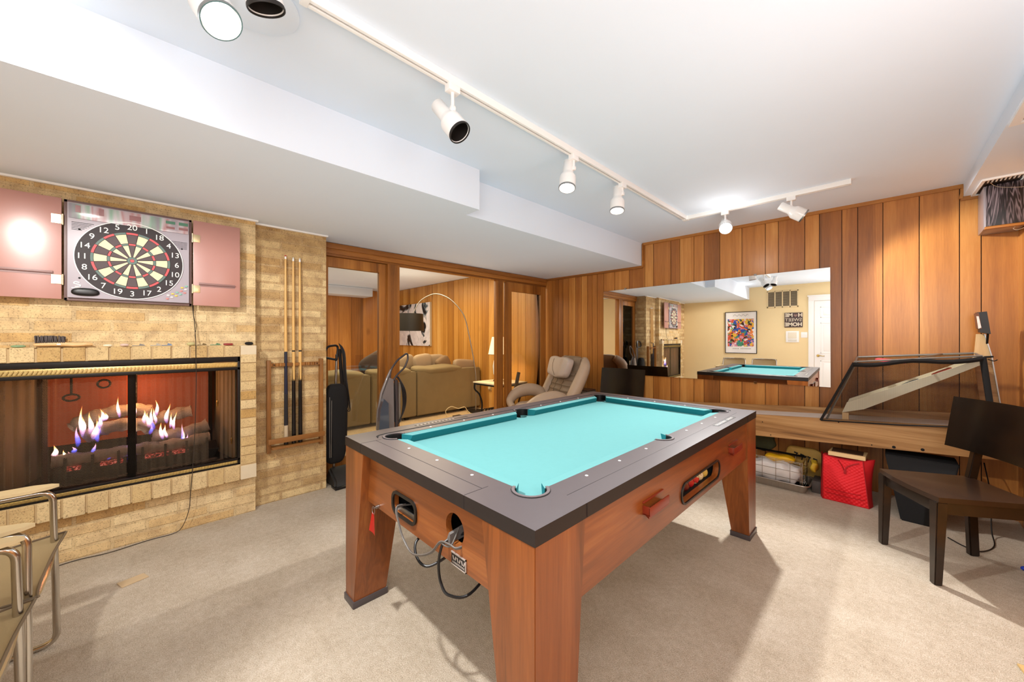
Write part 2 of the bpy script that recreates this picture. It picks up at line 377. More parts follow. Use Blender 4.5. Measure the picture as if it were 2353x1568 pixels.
# next room (seen through the partition)
xs = [-3.60]
while xs[-1] > -9.0: xs.append(xs[-1]-random.choice([.09,.12,.17,.22,.14]))
planks('wall_den_far', xs, 0, ZC, lambda x, d: (x, 4.40+d), m_plank2, m_blackmat)
ys = [4.43]
while ys[-1] > -1.3: ys.append(ys[-1]-random.choice([.2,.3,.36,.28]))
planks('wall_den_left', ys, 0, ZC, lambda y, d: (-8.95-d, y), m_plank, m_blackmat)
struct(MB().box((-9.1,-1.42,0),(-3.75,-1.30,ZC)), 'wall_den_back', m_tan)
mb = MB().box((-8.95,-1.3,2.27),(-8.5,3.75,ZC), .004); mb.cyl((-8.55,3.5,2.27),(-8.55,3.5,2.33),.012); struct(mb, 'ceiling_beam', m_ceil)
# thin wood moulding along the tops of the far and right walls
def moulding(name, pts, m=m_frameX, h=.03, d=.018):
    mb = MB()
    for a, b in zip(pts, pts[1:]): mb.beam(a, b, d, h, up=(0,0,1) if abs(a[2]-b[2]) < .01 else (0,1,0))
    return struct(mb, name, m)
moulding('trim_1', [(-3.64,wy(-3.64)-.01,ZS-.014),(-2.12,wy(-2.12)-.01,ZS-.014),(-2.12,wy(-2.12)-.01,ZC-.014),(.385,wy(.38)-.01,ZC-.014),(.37,wy(.38)-.01,ZR-.014),(.63,wy(.63)-.01,ZR-.014)])
mb = MB().box((-3.362,-.72,ZS-.012),(-3.33,.59,ZS+.004),.003).box((-3.44,.574,ZS-.012),(-3.405,1.11,ZS+.004),.003).box((-3.44,-1.3,ZS-.012),(-3.405,-.72,ZS+.004),.003); struct(mb, 'trim_2', m_white)
# brick: hearth block with its opening, and the recess either side
YO0, YO1, ZO0, ZO1 = -.63, .473, .385, 1.165
mb = MB()
mb.box((-3.95,-.72,0),(-3.35,YO0,ZS)).box((-3.95,YO1,0),(-3.35,.574,ZS)).box((-3.95,YO0,0),(-3.35,YO1,ZO0)).box((-3.95,YO0,ZO1),(-3.35,YO1,ZS))
struct(mb, 'wall_left', m_brickL, 0)
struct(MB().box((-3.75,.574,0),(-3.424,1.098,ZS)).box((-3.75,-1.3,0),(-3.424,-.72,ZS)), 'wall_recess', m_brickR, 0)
mb = MB(); g = .006; X0, X1 = -3.352, -3.283
mb.mat(1).box((X0-.01,YO0-.095,.28),(X1-.008,YO0,1.24)).box((X0-.01,YO1,.28),(X1-.008,.568,1.24)).box((X0-.01,YO0,ZO1),(X1-.008,YO1,1.24)).box((X0-.01,YO0,.28),(X1-.008,YO1,ZO0))
y = YO0
while y < YO1-.01:
    w = .0918
    mb.mat(0).box((X0,y+g,ZO1+.002),(X1+random.uniform(-.002,.003),y+w-g*.4,1.245+random.uniform(-.002,.002)),.004)
    mb.box((X0,y+g,.274+random.uniform(-.004,.004)),(X1+random.uniform(-.002,.003),y+w-g*.4,ZO0-.002),.004); y += w
z = ZO0-.01
while z < ZO1-.01:
    for a in (YO0-.095, YO1): mb.mat(0).box((X0,a+.001,z+.007),(X1+random.uniform(-.003,.003),a+.094,z+.0655),.003)
    z += .0672
mb.mat(2)
for a in (YO0-.095, YO1): mb.box((X0,a+.001,1.17),(X1,a+.096,1.245),.003); mb.box((X0,a+.001,.274),(X1,a+.096,.372),.003)
tag(mb.build('fireplace_surround', [m_soldier, m_mortar, m_conc], smooth=0), kind='structure')  # brick surround of the fireplace opening, fixed masonry
# timber partition with glazed panels
def ring(mb, y0, y1, z0, z1, w, x0, x1, wb=None):
    wb = w if wb is None else wb
    mb.box((x0,y0,z0),(x1,y0+w,z1),.003).box((x0,y1-w,z0),(x1,y1,z1),.003).box((x0,y0+w,z1-w*1.1),(x1,y1-w,z1),.003).box((x0,y0+w,z0),(x1,y1-w,z0+wb),.003)
mb = MB().box((-3.72,1.1,2.065),(-3.64,4.29,ZS),.003).box((-3.64,1.1,2.13),(-3.615,4.28,ZS-.004),.003).box((-3.64,1.1,2.085),(-3.625,4.28,2.13),.002)
struct(mb, 'trim_3', m_frameY)
struct(MB().box((-3.72,1.762,0),(-3.632,1.895,2.065),.004), 'trim_4', m_frame)
struct(MB().box((-3.70,3.285,0),(-3.645,3.405,2.065),.004), 'trim_5', m_frame)
struct(MB().box((-3.86,4.31,0),(-3.655,4.44,2.185),.003), 'trim_7', m_frame)
def glazed(name, y0, y1, w, xa, xb, parent_label=None):
    root = bpy.data.objects.new(name, None); COL.objects.link(root); root.location = (xa, y0, 0); tag(root, kind='structure')
    mb = MB(); ring(mb, y0, y1, .01, 2.06, w, xa, xb, .16); mb.build('door_frame', m_frame, root)
    MB().box(((xa+xb)/2-.003,y0+w-.005,.16),((xa+xb)/2+.003,y1-w+.005,2.06-w*1.05)).build('pane', m_glass, root)
glazed('door_2', 1.105, 1.765, .085, -3.70, -3.655)
glazed('door_3', 3.43, 4.255, .11, -3.665, -3.62)
# back wall: door, grille, picture, sign, intercom, switch (seen in the mirror)
root = bpy.data.objects.new('door_1', None); COL.objects.link(root); root.location = (-.4,-1.3,0); tag(root, kind='structure')
mb = MB().box((-.915,-1.305,0),(-.82,-1.275,2.19),.006).box((.02,-1.305,0),(.11,-1.275,2.19),.006).box((-.915,-1.305,2.08),(.11,-1.27,2.19),.006).box((-.93,-1.305,2.17),(.125,-1.262,2.2),.004)
mb.build('door_casing', m_trim, root)
mb = MB().box((-.815,-1.31,.01),(.015,-1.285,2.075),.002)
for x0, x1 in ((-.72,-.44),(-.36,-.08)):
    for z0, z1 in ((1.72,1.95),(.98,1.62),(.2,.83)):
        mb.box((x0,-1.29,z0),(x1,-1.281,z0+.02),.004).box((x0,-1.29,z1-.02),(x1,-1.281,z1),.004).box((x0,-1.29,z0),(x0+.02,-1.281,z1),.004).box((x1-.02,-1.29,z0),(x1,-1.281,z1),.004).box((x0+.05,-1.29,z0+.05),(x1-.05,-1.279,z1-.05),.006)
mb.build('door_leaf', m_white, root)
mb = MB().cyl((-.755,-1.286,.93),(-.755,-1.272,.93),.026).cyl((-.755,-1.272,.93),(-.755,-1.245,.93),.009); mb.tube(spline([(-.755,-1.245,.93),(-.72,-1.243,.935),(-.68,-1.243,.925),(-.65,-1.243,.93)],5),.007); mb.build('door_handle', m_brass, root)
t = thing('vent_grille', 'tan louvred air grille high on the tan back wall, seen in the mirror', 'vent', (-1.36,-1.3,1.97))
mb = MB().box((-1.643,-1.302,1.97),(-1.083,-1.288,2.0),.002).box((-1.643,-1.302,2.32),(-1.083,-1.288,2.344),.002)
for x in (-1.643,-1.507,-1.372,-1.236,-1.103): mb.box((x,-1.302,1.97),(x+.02,-1.288,2.344),.002)
mb.build('frame', plain('grille_tan','#dcc598',.5), t)
mb = MB()
for k in range(18): mb.cbox((-1.363,-1.297,1.995+k*.0187),(.53,.003,.014),0,(.6,0,0))
mb.build('louvre', plain('louvre_grey','#8f8168',.5), t, smooth=0)
MB().box((-1.62,-1.3008,1.98),(-1.1,-1.2995,2.34)).build('backing', plain('grille_dark','#4c4235',.8), t)
t = thing('framed_poster', 'black framed poster with a colourful abstract picture on white, seen in the mirror', 'picture', (-2.15,-1.3,.94))
mb = MB(); 
for a, b in (((-2.478,-1.3,.939),(-2.466,-1.278,1.915)),((-1.846,-1.3,.939),(-1.834,-1.278,1.915)),((-2.478,-1.3,.939),(-1.834,-1.278,.951)),((-2.478,-1.3,1.903),(-1.834,-1.278,1.915))): mb.box(a, b, .001)
mb.build('frame', m_blackmat, t)
MB().box((-2.47,-1.298,.945),(-1.84,-1.288,1.91)).build('mat_board', plain('poster_paper','#ebe7e2',.5), t)
nt = NT('abstract_print'); v = nt.coord((1,1,1)); vo = nt.n('ShaderNodeTexVoronoi', Scale=16); dn = nt.n('ShaderNodeTexNoise', Scale=9, Detail=5)
va = nt.n('ShaderNodeVectorMath', operation='MULTIPLY_ADD'); nt.l(v, dn.inputs['Vector']); nt.l(dn.outputs['Color'], va.inputs[0]); va.inputs[1].default_value = (.35,.35,.35); nt.l(v, va.inputs[2]); nt.l(va.outputs[0], vo.inputs['Vector'])
sc = nt.n('ShaderNodeSeparateColor'); nt.l(vo.outputs['Color'], sc.inputs[0])
nt.l(nt.ramp(sc.outputs[0], [(0,'#2f4f9c'),(.14,'#c9542f'),(.28,'#e0b23a'),(.42,'#3f8f6a'),(.55,'#d98aa0'),(.68,'#3a2418'),(.8,'#e8e2da'),(.92,'#e07b32')]), nt.b.inputs['Base Color']); nt.t.nodes['Color Ramp'].color_ramp.interpolation = 'CONSTANT'
MB().box((-2.425,-1.289,1.10),(-1.895,-1.2865,1.745)).build('print', nt.m, t)
mb = MB(); 
for k in range(14):
    if k != 8: mb.cbox((-1.96-k*.027,-1.287,1.05),(.012,.001,.018),0,(0,.25,0))
mb.tube(spline([(-2.0+.0-k*.028,-1.287,1.83+.022*math.sin(k*2.1)) for k in range(12)],4),.0025,4); mb.build('lettering', plain('ink','#5a5553',.6), t, smooth=0)
t = thing('wall_sign', 'small dark HOME SWEET HOME sign with a heart, on the tan back wall', 'sign', (-1.167,-1.3,1.53))
MB().box((-1.325,-1.3,1.53),(-1.009,-1.275,1.848),.003).build('board', plain('sign_brown','#4a3a38',.7), t)
TM = lambda x, z, y=-1.2735: Matrix.Translation((x,y,z)) @ Matrix(((-1,0,0,0),(0,0,1,0),(0,1,0,0),(0,0,0,1)))
m_sgn = plain('sign_cream','#d8cbb4',.7)
for w_, x_, z_, s_, b_ in (('H',-1.05,1.79,.105,.004),('ME',-1.245,1.79,.105,.004),('SWEET',-1.167,1.69,.095,0),('HOME',-1.167,1.59,.105,.004)): MB().text(w_, s_, TM(x_,z_), bold=b_).build('lettering', m_sgn, t, smooth=0)
hp = [(-1.13-.002*16*math.sin(a)**3*1.1, 1.785+.0021*(13*math.cos(a)-5*math.cos(2*a)-2*math.cos(3*a)-math.cos(4*a))) for a in [2*PI*k/30 for k in range(30)]]
MB().prism(hp, [], -1.275, -1.273, mode='y').build('heart', plain('sign_heart','#8c6f66',.7), t)
t = thing('wall_intercom', 'white intercom panel below the HOME SWEET HOME sign', 'intercom', (-1.185,-1.3,1.2))
MB().box((-1.3,-1.3,1.205),(-1.07,-1.28,1.45),.006).build('plate', m_trim, t)
mb = MB().box((-1.26,-1.282,1.29),(-1.11,-1.272,1.425),.003)
for k in range(9): mb.box((-1.25,-1.273,1.3+k*.0135),(-1.12,-1.2705,1.306+k*.0135))
mb.build('speaker_grille', plain('ivory','#e2d9c4',.5), t); MB().box((-1.26,-1.281,1.225),(-1.11,-1.274,1.275),.002).build('control_strip', plain('pale_strip','#d3cdbf',.4), t)
t = thing('light_switch', 'white double switch plate beside the white door, seen in the mirror', 'switch', (-.98,-1.3,1.31))
MB().box((-1.04,-1.3,1.305),(-.93,-1.292,1.425),.003).build('plate', m_trim, t)
for x in (-1.008,-.962): MB().box((x-.006,-1.293,1.355),(x+.006,-1.282,1.378),.002).build('toggle', m_white, t)
# wall mirror on the far wall
def MP(x, z, d=0): return (x, 4.332+.027*(x+1.5)+d, z)
t = thing('wall_mirror', 'large frameless wall mirror on the wood-panelled wall', 'mirror', (-1.52,4.33,.84))
q = [(-2.66,.840),(-.376,.857),(-.379,1.934),(-2.66,1.913)]
mm = NT('mirror_silver'); mm.bsdf(Base_Color=(.93,.94,.93,1), Metallic=1, Roughness=.004)
mb = MB(); mb.hexa([MP(*q[0]),MP(*q[1]),MP(*q[1],.007),MP(*q[0],.007),MP(*q[3]),MP(*q[2]),MP(*q[2],.007),MP(*q[3],.007)]); mb.build('mirror_glass', mm.m, t, smooth=0)
for x, z in ((-2.35,1.919),(-.95,1.931),(-2.35,.842),(-.95,.85)):
    MB().hexa([MP(x-.012,z-.01,-.004),MP(x+.012,z-.01,-.004),MP(x+.012,z-.01,.008),MP(x-.012,z-.01,.008),MP(x-.012,z+.012,-.004),MP(x+.012,z+.012,-.004),MP(x+.012,z+.012,.008),MP(x-.012,z+.012,.008)]).build('clip', glass('clear_clip','#e8ecea',.1,.2), t)
# registers on the right soffit and floor
t = thing('ceiling_register', 'white linear air register under the soffit at the top of the dark wood box', 'vent', (.5,4.05,ZR-.02))
mb = MB(); F = [(.418,4.385),(.43,4.0),(.625,4.0),(.625,4.385)]
mb.prism(F, [[(.436,4.37),(.446,4.016),(.61,4.016),(.61,4.37)]], ZR-.012, ZR); mb.build('frame', m_white, t)
mb = MB()
for k in range(9): mb.cbox((.462+k*.018,4.05,ZR-.006),(.006,.07,.008))
mb.build('slat', m_white, t, smooth=0); MB().box((.44,4.02,ZR-.002),(.61,4.37,ZR+.0)).build('backing', plain('register_dark','#3b2e26',.8), t)
t = thing('ceiling_register', 'beige framed register at the right edge under the soffit', 'vent', (.5,2.93,ZR-.02))
MB().prism([(.412,3.07),(.416,2.60),(.625,2.60),(.625,3.07)], [[(.445,3.045),(.45,2.63),(.6,2.63),(.6,3.045)]], ZR-.012, ZR).build('frame', m_white, t)
mb = MB()
for k in range(12): mb.cbox((.525,2.65+k*.034,ZR-.006),(.15,.02,.003),0,(.5,0,0))
mb.build('slat', plain('beige_metal','#d9bfa6',.5), t, smooth=0)
t = thing('floor_register', 'beige metal floor register at the bottom right corner on the carpet', 'vent', (.33,1.56,0))
c = AZ(2337,1527,.006); c2 = AZ(2353,1566,.006)
MB().prism([(c.x,c.y),(c.x+.10,c.y+.02),(c.x+.16,c.y-.27),(c.x+.06,c.y-.29)], [], .002, .010).build('frame', plain('register_brass','#c9a970',.5,.2), t)
mb = MB()
for k in range(8): mb.cbox((c.x+.075+k*.006,c.y-.04-k*.028,.0095),(.07,.008,.003),0,(0,0,.2))
mb.build('slot', plain('register_slot','#4a3a22',.6), t, smooth=0)
# ================================================================== fireplace
t = thing('gas_fireplace', 'black gas fireplace with brass trim, glass front and mesh curtains', 'fireplace', (-3.33,-.08,.385))
mb = MB(); xa, xb = -3.335, -3.297
mb.box((xa,YO0,1.13),(xb,YO1,ZO1),.002).box((xa,YO0,ZO0),(xb,YO1,ZO0+.012),.002).box((xa,YO0,ZO0),(xb,YO0+.02,ZO1),.002).box((xa,YO1-.016,ZO0),(xb,YO1,ZO1),.002).box((xa,YO0,1.07),(xb,YO1,1.09),.002).box((xa,YO0,.418),(xb,YO1,.432),.002)
mb.box((-3.35,-.095,.42),(-3.33,-.058,1.08),.002); mb.build('frame', plain('iron_black','#14100e',.45,.4), t)
def rope(z, r, dy):
    mb = MB().box((-3.33,YO0+.01,z-r),(-3.30,YO1-.01,z+r),.002); n = int((YO1-YO0-.02)/dy)
    for k in range(n):
        y = YO0+.01+dy*(k+.5); mb.beam((-3.296,y-dy*.42,z-r*.7),(-3.296,y+dy*.42,z+r*.7),dy*.62,.012,up=(1,0,0),bev=.003)
    return mb
rope(1.108,.018,.0165).build('brass_trim', m_gold, t); rope(.407,.010,.016).build('brass_trim', m_gold, t)
MB().box((-3.312,YO0+.02,.43),(-3.308,YO1-.016,1.07)).build('glass_door', m_glassd, t)
# firebox lining
m_box = plain('firebox_black','#191310',.9,bump=.3); m_lin = plain('firelit_lining','#6b2c16',.85,vary=.2,nscale=6,emis='#8a3416',es=1.5)  # emission paints the firelight onto the back panels
mb = MB().box((-3.90,YO0+.005,ZO0),(-3.88,YO1-.005,ZO1)).box((-3.9,YO0,ZO0),(-3.35,YO0+.004,ZO1)).box((-3.9,YO1-.004,ZO0),(-3.35,YO1,ZO1)).box((-3.9,YO0,ZO0),(-3.35,YO1,ZO0+.004)).box((-3.9,YO0,ZO1-.004),(-3.35,YO1,ZO1))
mb.build('firebox', m_box, t, smooth=0)
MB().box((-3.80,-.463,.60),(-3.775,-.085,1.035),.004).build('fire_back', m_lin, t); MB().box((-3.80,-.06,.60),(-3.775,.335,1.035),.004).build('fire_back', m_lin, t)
mb = MB().box((-3.81,-.485,.57),(-3.78,-.463,1.05)).box((-3.81,.335,.57),(-3.78,.36,1.05)).box((-3.81,-.485,1.035),(-3.78,.36,1.06)).box((-3.81,-.085,.6),(-3.77,-.06,1.04)); mb.build('back_frame', m_blackmat, t)
m_side = plain('firebrick_side','#8d8266',.9,vary=.2,nscale=12,bump=.4)
MB().hexa([(-3.87,-.5,.40),(-3.40,-.61,.40),(-3.40,-.625,.40),(-3.87,-.625,.40),(-3.87,-.5,1.14),(-3.40,-.61,1.14),(-3.40,-.625,1.14),(-3.87,-.625,1.14)]).build('side_lining', m_side, t)
MB().hexa([(-3.40,.455,.40),(-3.87,.37,.40),(-3.87,.465,.40),(-3.40,.465,.40),(-3.40,.455,1.14),(-3.87,.37,1.14),(-3.87,.465,1.14),(-3.40,.465,1.14)]).build('side_lining', m_side, t)
nt = NT('mesh_curtain'); tr = nt.n('ShaderNodeBsdfTransparent'); v = nt.coord()
w1 = nt.n('ShaderNodeTexWave', bands_direction='DIAGONAL', Scale=70, Distortion=0); mp = nt.n('ShaderNodeMapping'); mp.inputs['Scale'].default_value = (1,-1,1)
nt.l(v, w1.inputs['Vector']); w2 = nt.n('ShaderNodeTexWave', bands_direction='DIAGONAL', Scale=70); nt.l(v, mp.inputs[0]); nt.l(mp.outputs[0], w2.inputs['Vector'])
f = nt.math('MULTIPLY_ADD', nt.math('MAXIMUM', w1.outputs['Fac'], w2.outputs['Fac']), .66, -.06); mx = nt.n('ShaderNodeMixShader'); nt.l(f, mx.inputs[0]); nt.l(tr.outputs[0], mx.inputs[1]); nt.l(nt.b.outputs[0], mx.inputs[2]); nt.l(mx.outputs[0], nt.out.inputs[0])
nt.bsdf(Base_Color=srgb('#a59a88'), Metallic=.1, Roughness=.6)
for y0, y1, pl in ((-.61,-.10,1),(-.055,.30,.35)):
    fn = lambda u, w: V((-3.352-.011*math.sin((y0+u*(y1-y0))*150)*(1 if u < .45 or pl < .5 else .3)*pl*1.6, y0+u*(y1-y0), .435+w*.635))
    MB().sheet(fn, 90, 1).build('mesh_curtain', nt.m, t)
fn = lambda u, w: V((-3.35-.012*math.sin(u*22), .36+u*.085, .435+w*.635)); MB().sheet(fn, 40, 1).build('mesh_curtain', nt.m, t)
for y, z in ((.345,.86),(.425,.58)):
    mb = MB().cyl((-3.322,y,1.07),(-3.322,y,z),.0016,seg=6); mb.lathe([(0,0),(.006,.003),(.004,.012),(.0075,.03),(.004,.045),(0,.05)],(-3.322,y,z-.045)); mb.build('pull_chain', m_brass, t)
mb = MB().tube([V((-3.60,-.348+.033*math.cos(a),.925+.02*math.sin(a))) for a in [2*PI*k/24 for k in range(24)]],.006,8,closed=True).cyl((-3.60,-.348,.945),(-3.60,-.348,1.06),.006); mb.build('damper_ring', m_blackmat, t)
mb = MB().tube([V((-3.60,-.21+.028*math.cos(a),1.0+.026*math.sin(a))) for a in [2*PI*k/24 for k in range(24)]],.006,8,closed=True); mb.build('damper_ring', m_blackmat, t)
# burner, logs, flames
t = thing('gas_burner', 'black burner tray with low gas flames among the logs', 'burner', (-3.58,-.05,.39))
MB().hexa([(-3.72,-.42,.40),(-3.50,-.40,.40),(-3.50,.34,.40),(-3.72,.36,.40),(-3.72,-.44,.50),(-3.47,-.43,.485),(-3.47,.37,.485),(-3.72,.38,.50)],.004).build('tray', m_blackmat, t)
mb = MB()
for k in range(7): y = -.36+k*.11; mb.tube([(-3.47,y,.39),(-3.47,y,.56),(-3.475,y,.575)],.007,6)
mb.tube([(-3.475,-.42,.485),(-3.475,.37,.485)],.008,6); mb.build('grate', m_blackmat, t)
nt = NT('embers'); v = nt.coord(); vo = nt.n('ShaderNodeTexVoronoi', Scale=90); nt.l(v, vo.inputs['Vector']); e = nt.n('ShaderNodeEmission', Strength=1.6); nt.l(nt.ramp(vo.outputs['Distance'], [(0,'#ffb0a0'),(.4,'#c23a30'),(.7,'#2a1512')]), e.inputs[0]); nt.l(e.outputs[0], nt.out.inputs[0])
for y0, y1 in ((-.22,-.12),(-.02,.10),(.115,.20),(-.36,-.30)): MB().box((-3.53,y0,.49),(-3.48,y1,.512),.006).build('ember_bed', nt.m, t)
def flame(px, pyb, pyt, wpx, kind, X=-3.53):
    b = AX(px, pyb, X); tp = AX(px, pyt, X); h = (tp.z-b.z)*1.12; r = wpx*.0016; mb = MB(); lean = random.uniform(-.12,.12)*h
    prof = [(0,0),(.6,.08),(.95,.2),(1,.32),(.8,.48),(.5,.64),(.26,.8),(.1,.93),(0,1)]
    ph_ = random.uniform(0,6); pts = [(b.x, b.y+lean*k[1]**2+r*.35*math.sin(k[1]*6+ph_), b.z+h*k[1]) for k in prof]; mb.tube(pts, [max(k[0]*r,.0004) for k in prof], 10, flat=1.0)
    return mb.build('flame', kind, t, smooth=80)
def flame_mat(name, stops, s):
    nt = NT(name); tc = nt.n('ShaderNodeTexCoord'); sp = nt.n('ShaderNodeSeparateXYZ'); nt.l(tc.outputs['Generated'], sp.inputs[0]); lw = nt.n('ShaderNodeLayerWeight', Blend=.5)
    e = nt.n('ShaderNodeEmission', Strength=s); nt.l(nt.ramp(sp.outputs['Z'], stops), e.inputs[0]); tr = nt.n('ShaderNodeBsdfTransparent'); mx = nt.n('ShaderNodeMixShader')
    al = nt.math('MULTIPLY', nt.math('POWER', nt.math('SUBTRACT', 1, lw.outputs['Facing']), 1.8), nt.ramp(sp.outputs['Z'], [(0,'#101010'),(.2,'#8a8a8a'),(.5,'#ffffff'),(.8,'#c0c0c0'),(1,'#202020')]))
    nt.l(al, mx.inputs[0]); nt.l(tr.outputs[0], mx.inputs[1]); nt.l(e.outputs[0], mx.inputs[2]); nt.l(mx.outputs[0], nt.out.inputs[0]); return nt.m
fo = flame_mat('orange_flame', [(0,'#6a5ad0'),(.25,'#d9a0c0'),(.5,'#fff0d0'),(.75,'#ffc27a'),(1,'#ff7a2a')], 14.0); fb = flame_mat('blue_flame', [(0,'#2a38d0'),(.45,'#6a6af0'),(.75,'#e0a8d8'),(1,'#ffb070')], 8.0)
for a in ((187,1008,940,8,fo),(177,1030,985,8,fb),(207,1000,951,9,fo),(218,1012,968,10,fo),(228,1000,965,7,fb),(236,972,942,8,fo),(243,968,950,7,fo),(273,962,916,6,fo),(306,960,922,8,fo),(298,1052,975,8,fb),(303,1040,960,9,fo),(333,975,944,7,fo),(341,985,950,9,fo),(352,990,958,8,fb),(361,958,922,7,fo),(383,975,932,8,fo),(391,985,952,6,fo),(399,990,950,6,fo),(372,1012,974,8,fo),(382,1008,985,6,fo),(418,1032,978,8,fb),(427,1030,1000,7,fb),(125,1054,1026,9,fo),(160,1060,1040,9,fb),(250,1058,1036,8,fb),(216,1045,1022,7,fb),(170,1042,1028,8,fb),(193,1000,960,6,fo),(224,1018,985,7,fb),(230,985,955,6,fo),(347,980,938,6,fo),(357,975,940,6,fo),(346,1000,975,7,fb),(300,1040,1000,7,fb),(376,1000,978,5,fo),(422,1020,992,6,fo),(150,1058,1036,7,fo),(300,1060,1035,8,fb)): flame(*a)
m_bark = plain('charred_log','#a8988a',.95,vary=.45,nscale=30,bump=1.0,bscale=45)
def log(name_label, pts, r):
    P = spline(pts, 6); rr = [r*(.9+.14*math.sin(i*1.7+pts[0][1]*9)+random.uniform(-.05,.05)) for i in range(len(P))]; mb = MB(); mb.tube(P, rr, 14)
    for v in mb.bm.verts: v.co += V((random.uniform(-1,1),random.uniform(-1,1),random.uniform(-1,1)))*.0035
    return tag(mb.build('fireplace_log', m_bark, smooth=60), name_label, 'log')
L = lambda px, py, x: tuple(AX(px, py, x))
log('long charred log lying across the front of the burner', [L(118,1062,-3.53),L(210,1050,-3.54),L(300,1035,-3.55),L(400,1022,-3.54),L(482,1003,-3.54)], .042)
log('curved pale log arching over the middle of the burner', [L(195,1008,-3.58),L(240,985,-3.58),L(300,975,-3.58),L(350,985,-3.57)], .045)
log('upper log at the back of the fireplace under the flames', [L(165,985,-3.68),L(215,960,-3.68),L(290,943,-3.68),L(345,945,-3.68)], .048)
log('thick log behind the flames on the right', [L(345,968,-3.69),L(390,955,-3.69),L(440,945,-3.69)], .045)
log('short charred log at the right end of the burner', [L(350,1002,-3.60),L(420,995,-3.60),L(478,975,-3.60)], .045)
mb = MB(); random.seed(3)
for k in range(60):
    y = random.uniform(-.58,.42); mb.puff((random.uniform(-3.44,-3.38),y,.405+random.uniform(0,.02)),(random.uniform(.015,.03),random.uniform(.015,.04),random.uniform(.01,.022)),(0,0,random.uniform(0,3)),.8,.8,8)
tag(mb.build('lava_rock', plain('lava_rock','#3c322a',.95,vary=.4,nscale=40,bump=.8), smooth=30), 'dark lava rocks strewn over the firebox floor', 'rocks', kind='stuff')
random.seed(11)
# ================================================================== dartboard and cabinet
m_cab = plain('cabinet_red','#b07f76',.30,vary=.04,nscale=5,spec=1.0)
m_cabf = plain('cabinet_edge','#6d5552',.45)
X = -3.28
t = thing('dartboard_cabinet', 'open reddish-brown dartboard cabinet on the brick chimney wall', 'cabinet', (-3.35,-.07,1.515))
mb = MB().box((-3.35,-.345,1.515),(-3.335,.205,2.09)); 
mb.box((-3.35,-.345,1.515),(X,-.331,2.09),.002).box((-3.35,.191,1.515),(X,.205,2.09),.002).box((-3.35,-.345,1.515),(X,.205,1.531),.002).box((-3.35,-.345,2.074),(X,.205,2.09),.002)
mb.build('case', m_cabf, t)
for y0, y1, hy in ((-.612,-.352,-.348),(.212,.468,.208)):
    d = MB().box((X-.006,y0,1.52),(X+.008,y1,2.09),.002).build('door', m_cab, t)
    MB().box((X+.007,y0+.03,1.662),(X+.020,y1-.03,1.674),.001).box((X+.006,y0+.03,1.650),(X+.010,y1-.03,1.662)).build('dart_rail', plain('rail_brown','#8c6a66',.4), d)
    for z in (1.63,1.97): MB().box((X+.006,hy-.004,z-.025),(X+.0105,hy+(.04 if y0 > 0 else -.04),z+.025),.001).cyl((X+.010,hy,z-.03),(X+.010,hy,z+.03),.0045,seg=10).build('hinge', plain('pale_brass','#d8c8a0',.3,.8), d)
t = thing('electronic_dartboard', 'grey electronic dartboard with numbered target inside the open cabinet', 'dartboard', (-3.33,-.07,1.53))
m_pan = plain('panel_grey','#a9a3ad',.4,vary=.02)
mb = MB().box((-3.335,-.331,1.531),(-3.262,.191,2.074),.003); mb.build('housing', m_pan, t)
nt = NT('score_glass'); v = nt.coord((1,6,.6)); n = nt.noise(v, 2.2, 2); nt.l(nt.ramp(n, [(.3,'#8b8690'),(.42,'#b9aeb6'),(.5,'#b08a8c'),(.56,'#bdbac0'),(.64,'#8fae9f'),(.72,'#8f8a94')]), nt.b.inputs['Base Color']); nt.bsdf(Roughness=.12)
MB().box((-3.262,-.325,1.985),(-3.256,.186,2.068),.002).build('score_display', nt.m, t)
mb = MB()
for y, z, w, h in ((.10,2.045,.045,.018),(.10,2.012,.04,.014),(.162,2.046,.045,.02),(.162,2.014,.045,.016),(-.06,2.035,.05,.03),(-.29,2.04,.02,.04),(-.2,2.04,.02,.04)): MB().box((-3.256,y-w/2,z-h/2),(-3.2545,y+w/2,z+h/2)).build('display_window', plain('display_red','#8d6264',.3) if z < 2.04 or y < 0 else plain('display_green','#4f7d68',.3), t)

BC = V((-3.262,-.073,1.772)); R0 = .231
mb = MB(); XW = -3.2605
def wedge(r0, r1, a0, a1, mi, x=-3.253, n=3):
    mb.mat(mi); xb = -3.259
    for k in range(n):
        u, w = a0+(a1-a0)*k/n, a0+(a1-a0)*(k+1)/n
        P = [(x, BC.y+r*math.sin(a), BC.z+r*math.cos(a)) for r, a in ((r0,u),(r1,u),(r1,w),(r0,w))]
        f = mb.bm.faces.new([mb.bm.verts.new(p) for p in P]); mb._tag([f])
mb.mat(0).lathe([(0,0),(R0,0),(R0,.006),(0,.006)], (-3.263,BC.y,BC.z), (1,0,0), 64)
mb.mat(5).lathe([(R0,0),(R0+.004,0),(R0+.004,.008),(R0,.008)], (-3.263,BC.y,BC.z), (1,0,0), 64)
g = .006
for k in range(20):
    a0, a1 = (k-.5)*PI/10, (k+.5)*PI/10; dk = k % 2 == 0
    for r0, r1, mi in ((.024,.092,1 if dk else 2),(.094,.104,3 if dk else 4),(.106,.158,1 if dk else 2),(.160,.171,3 if dk else 4)):
        e = .0011/r0 if r0 > .05 else .02; wedge(r0, r1, a0+e, a1-e, mi)
mb.mat(4).lathe([(.022,0),(.022,.012),(.010,.012),(.010,0)], (-3.263,BC.y,BC.z), (1,0,0), 28); mb.mat(3).lathe([(.009,0),(.009,.013),(0,.013)], (-3.263,BC.y,BC.z), (1,0,0), 20)
mb.mat(5)
TX = lambda y, z, x: Matrix.Translation((x,y,z)) @ Matrix(((0,0,1,0),(1,0,0,0),(0,1,0,0),(0,0,0,1)))
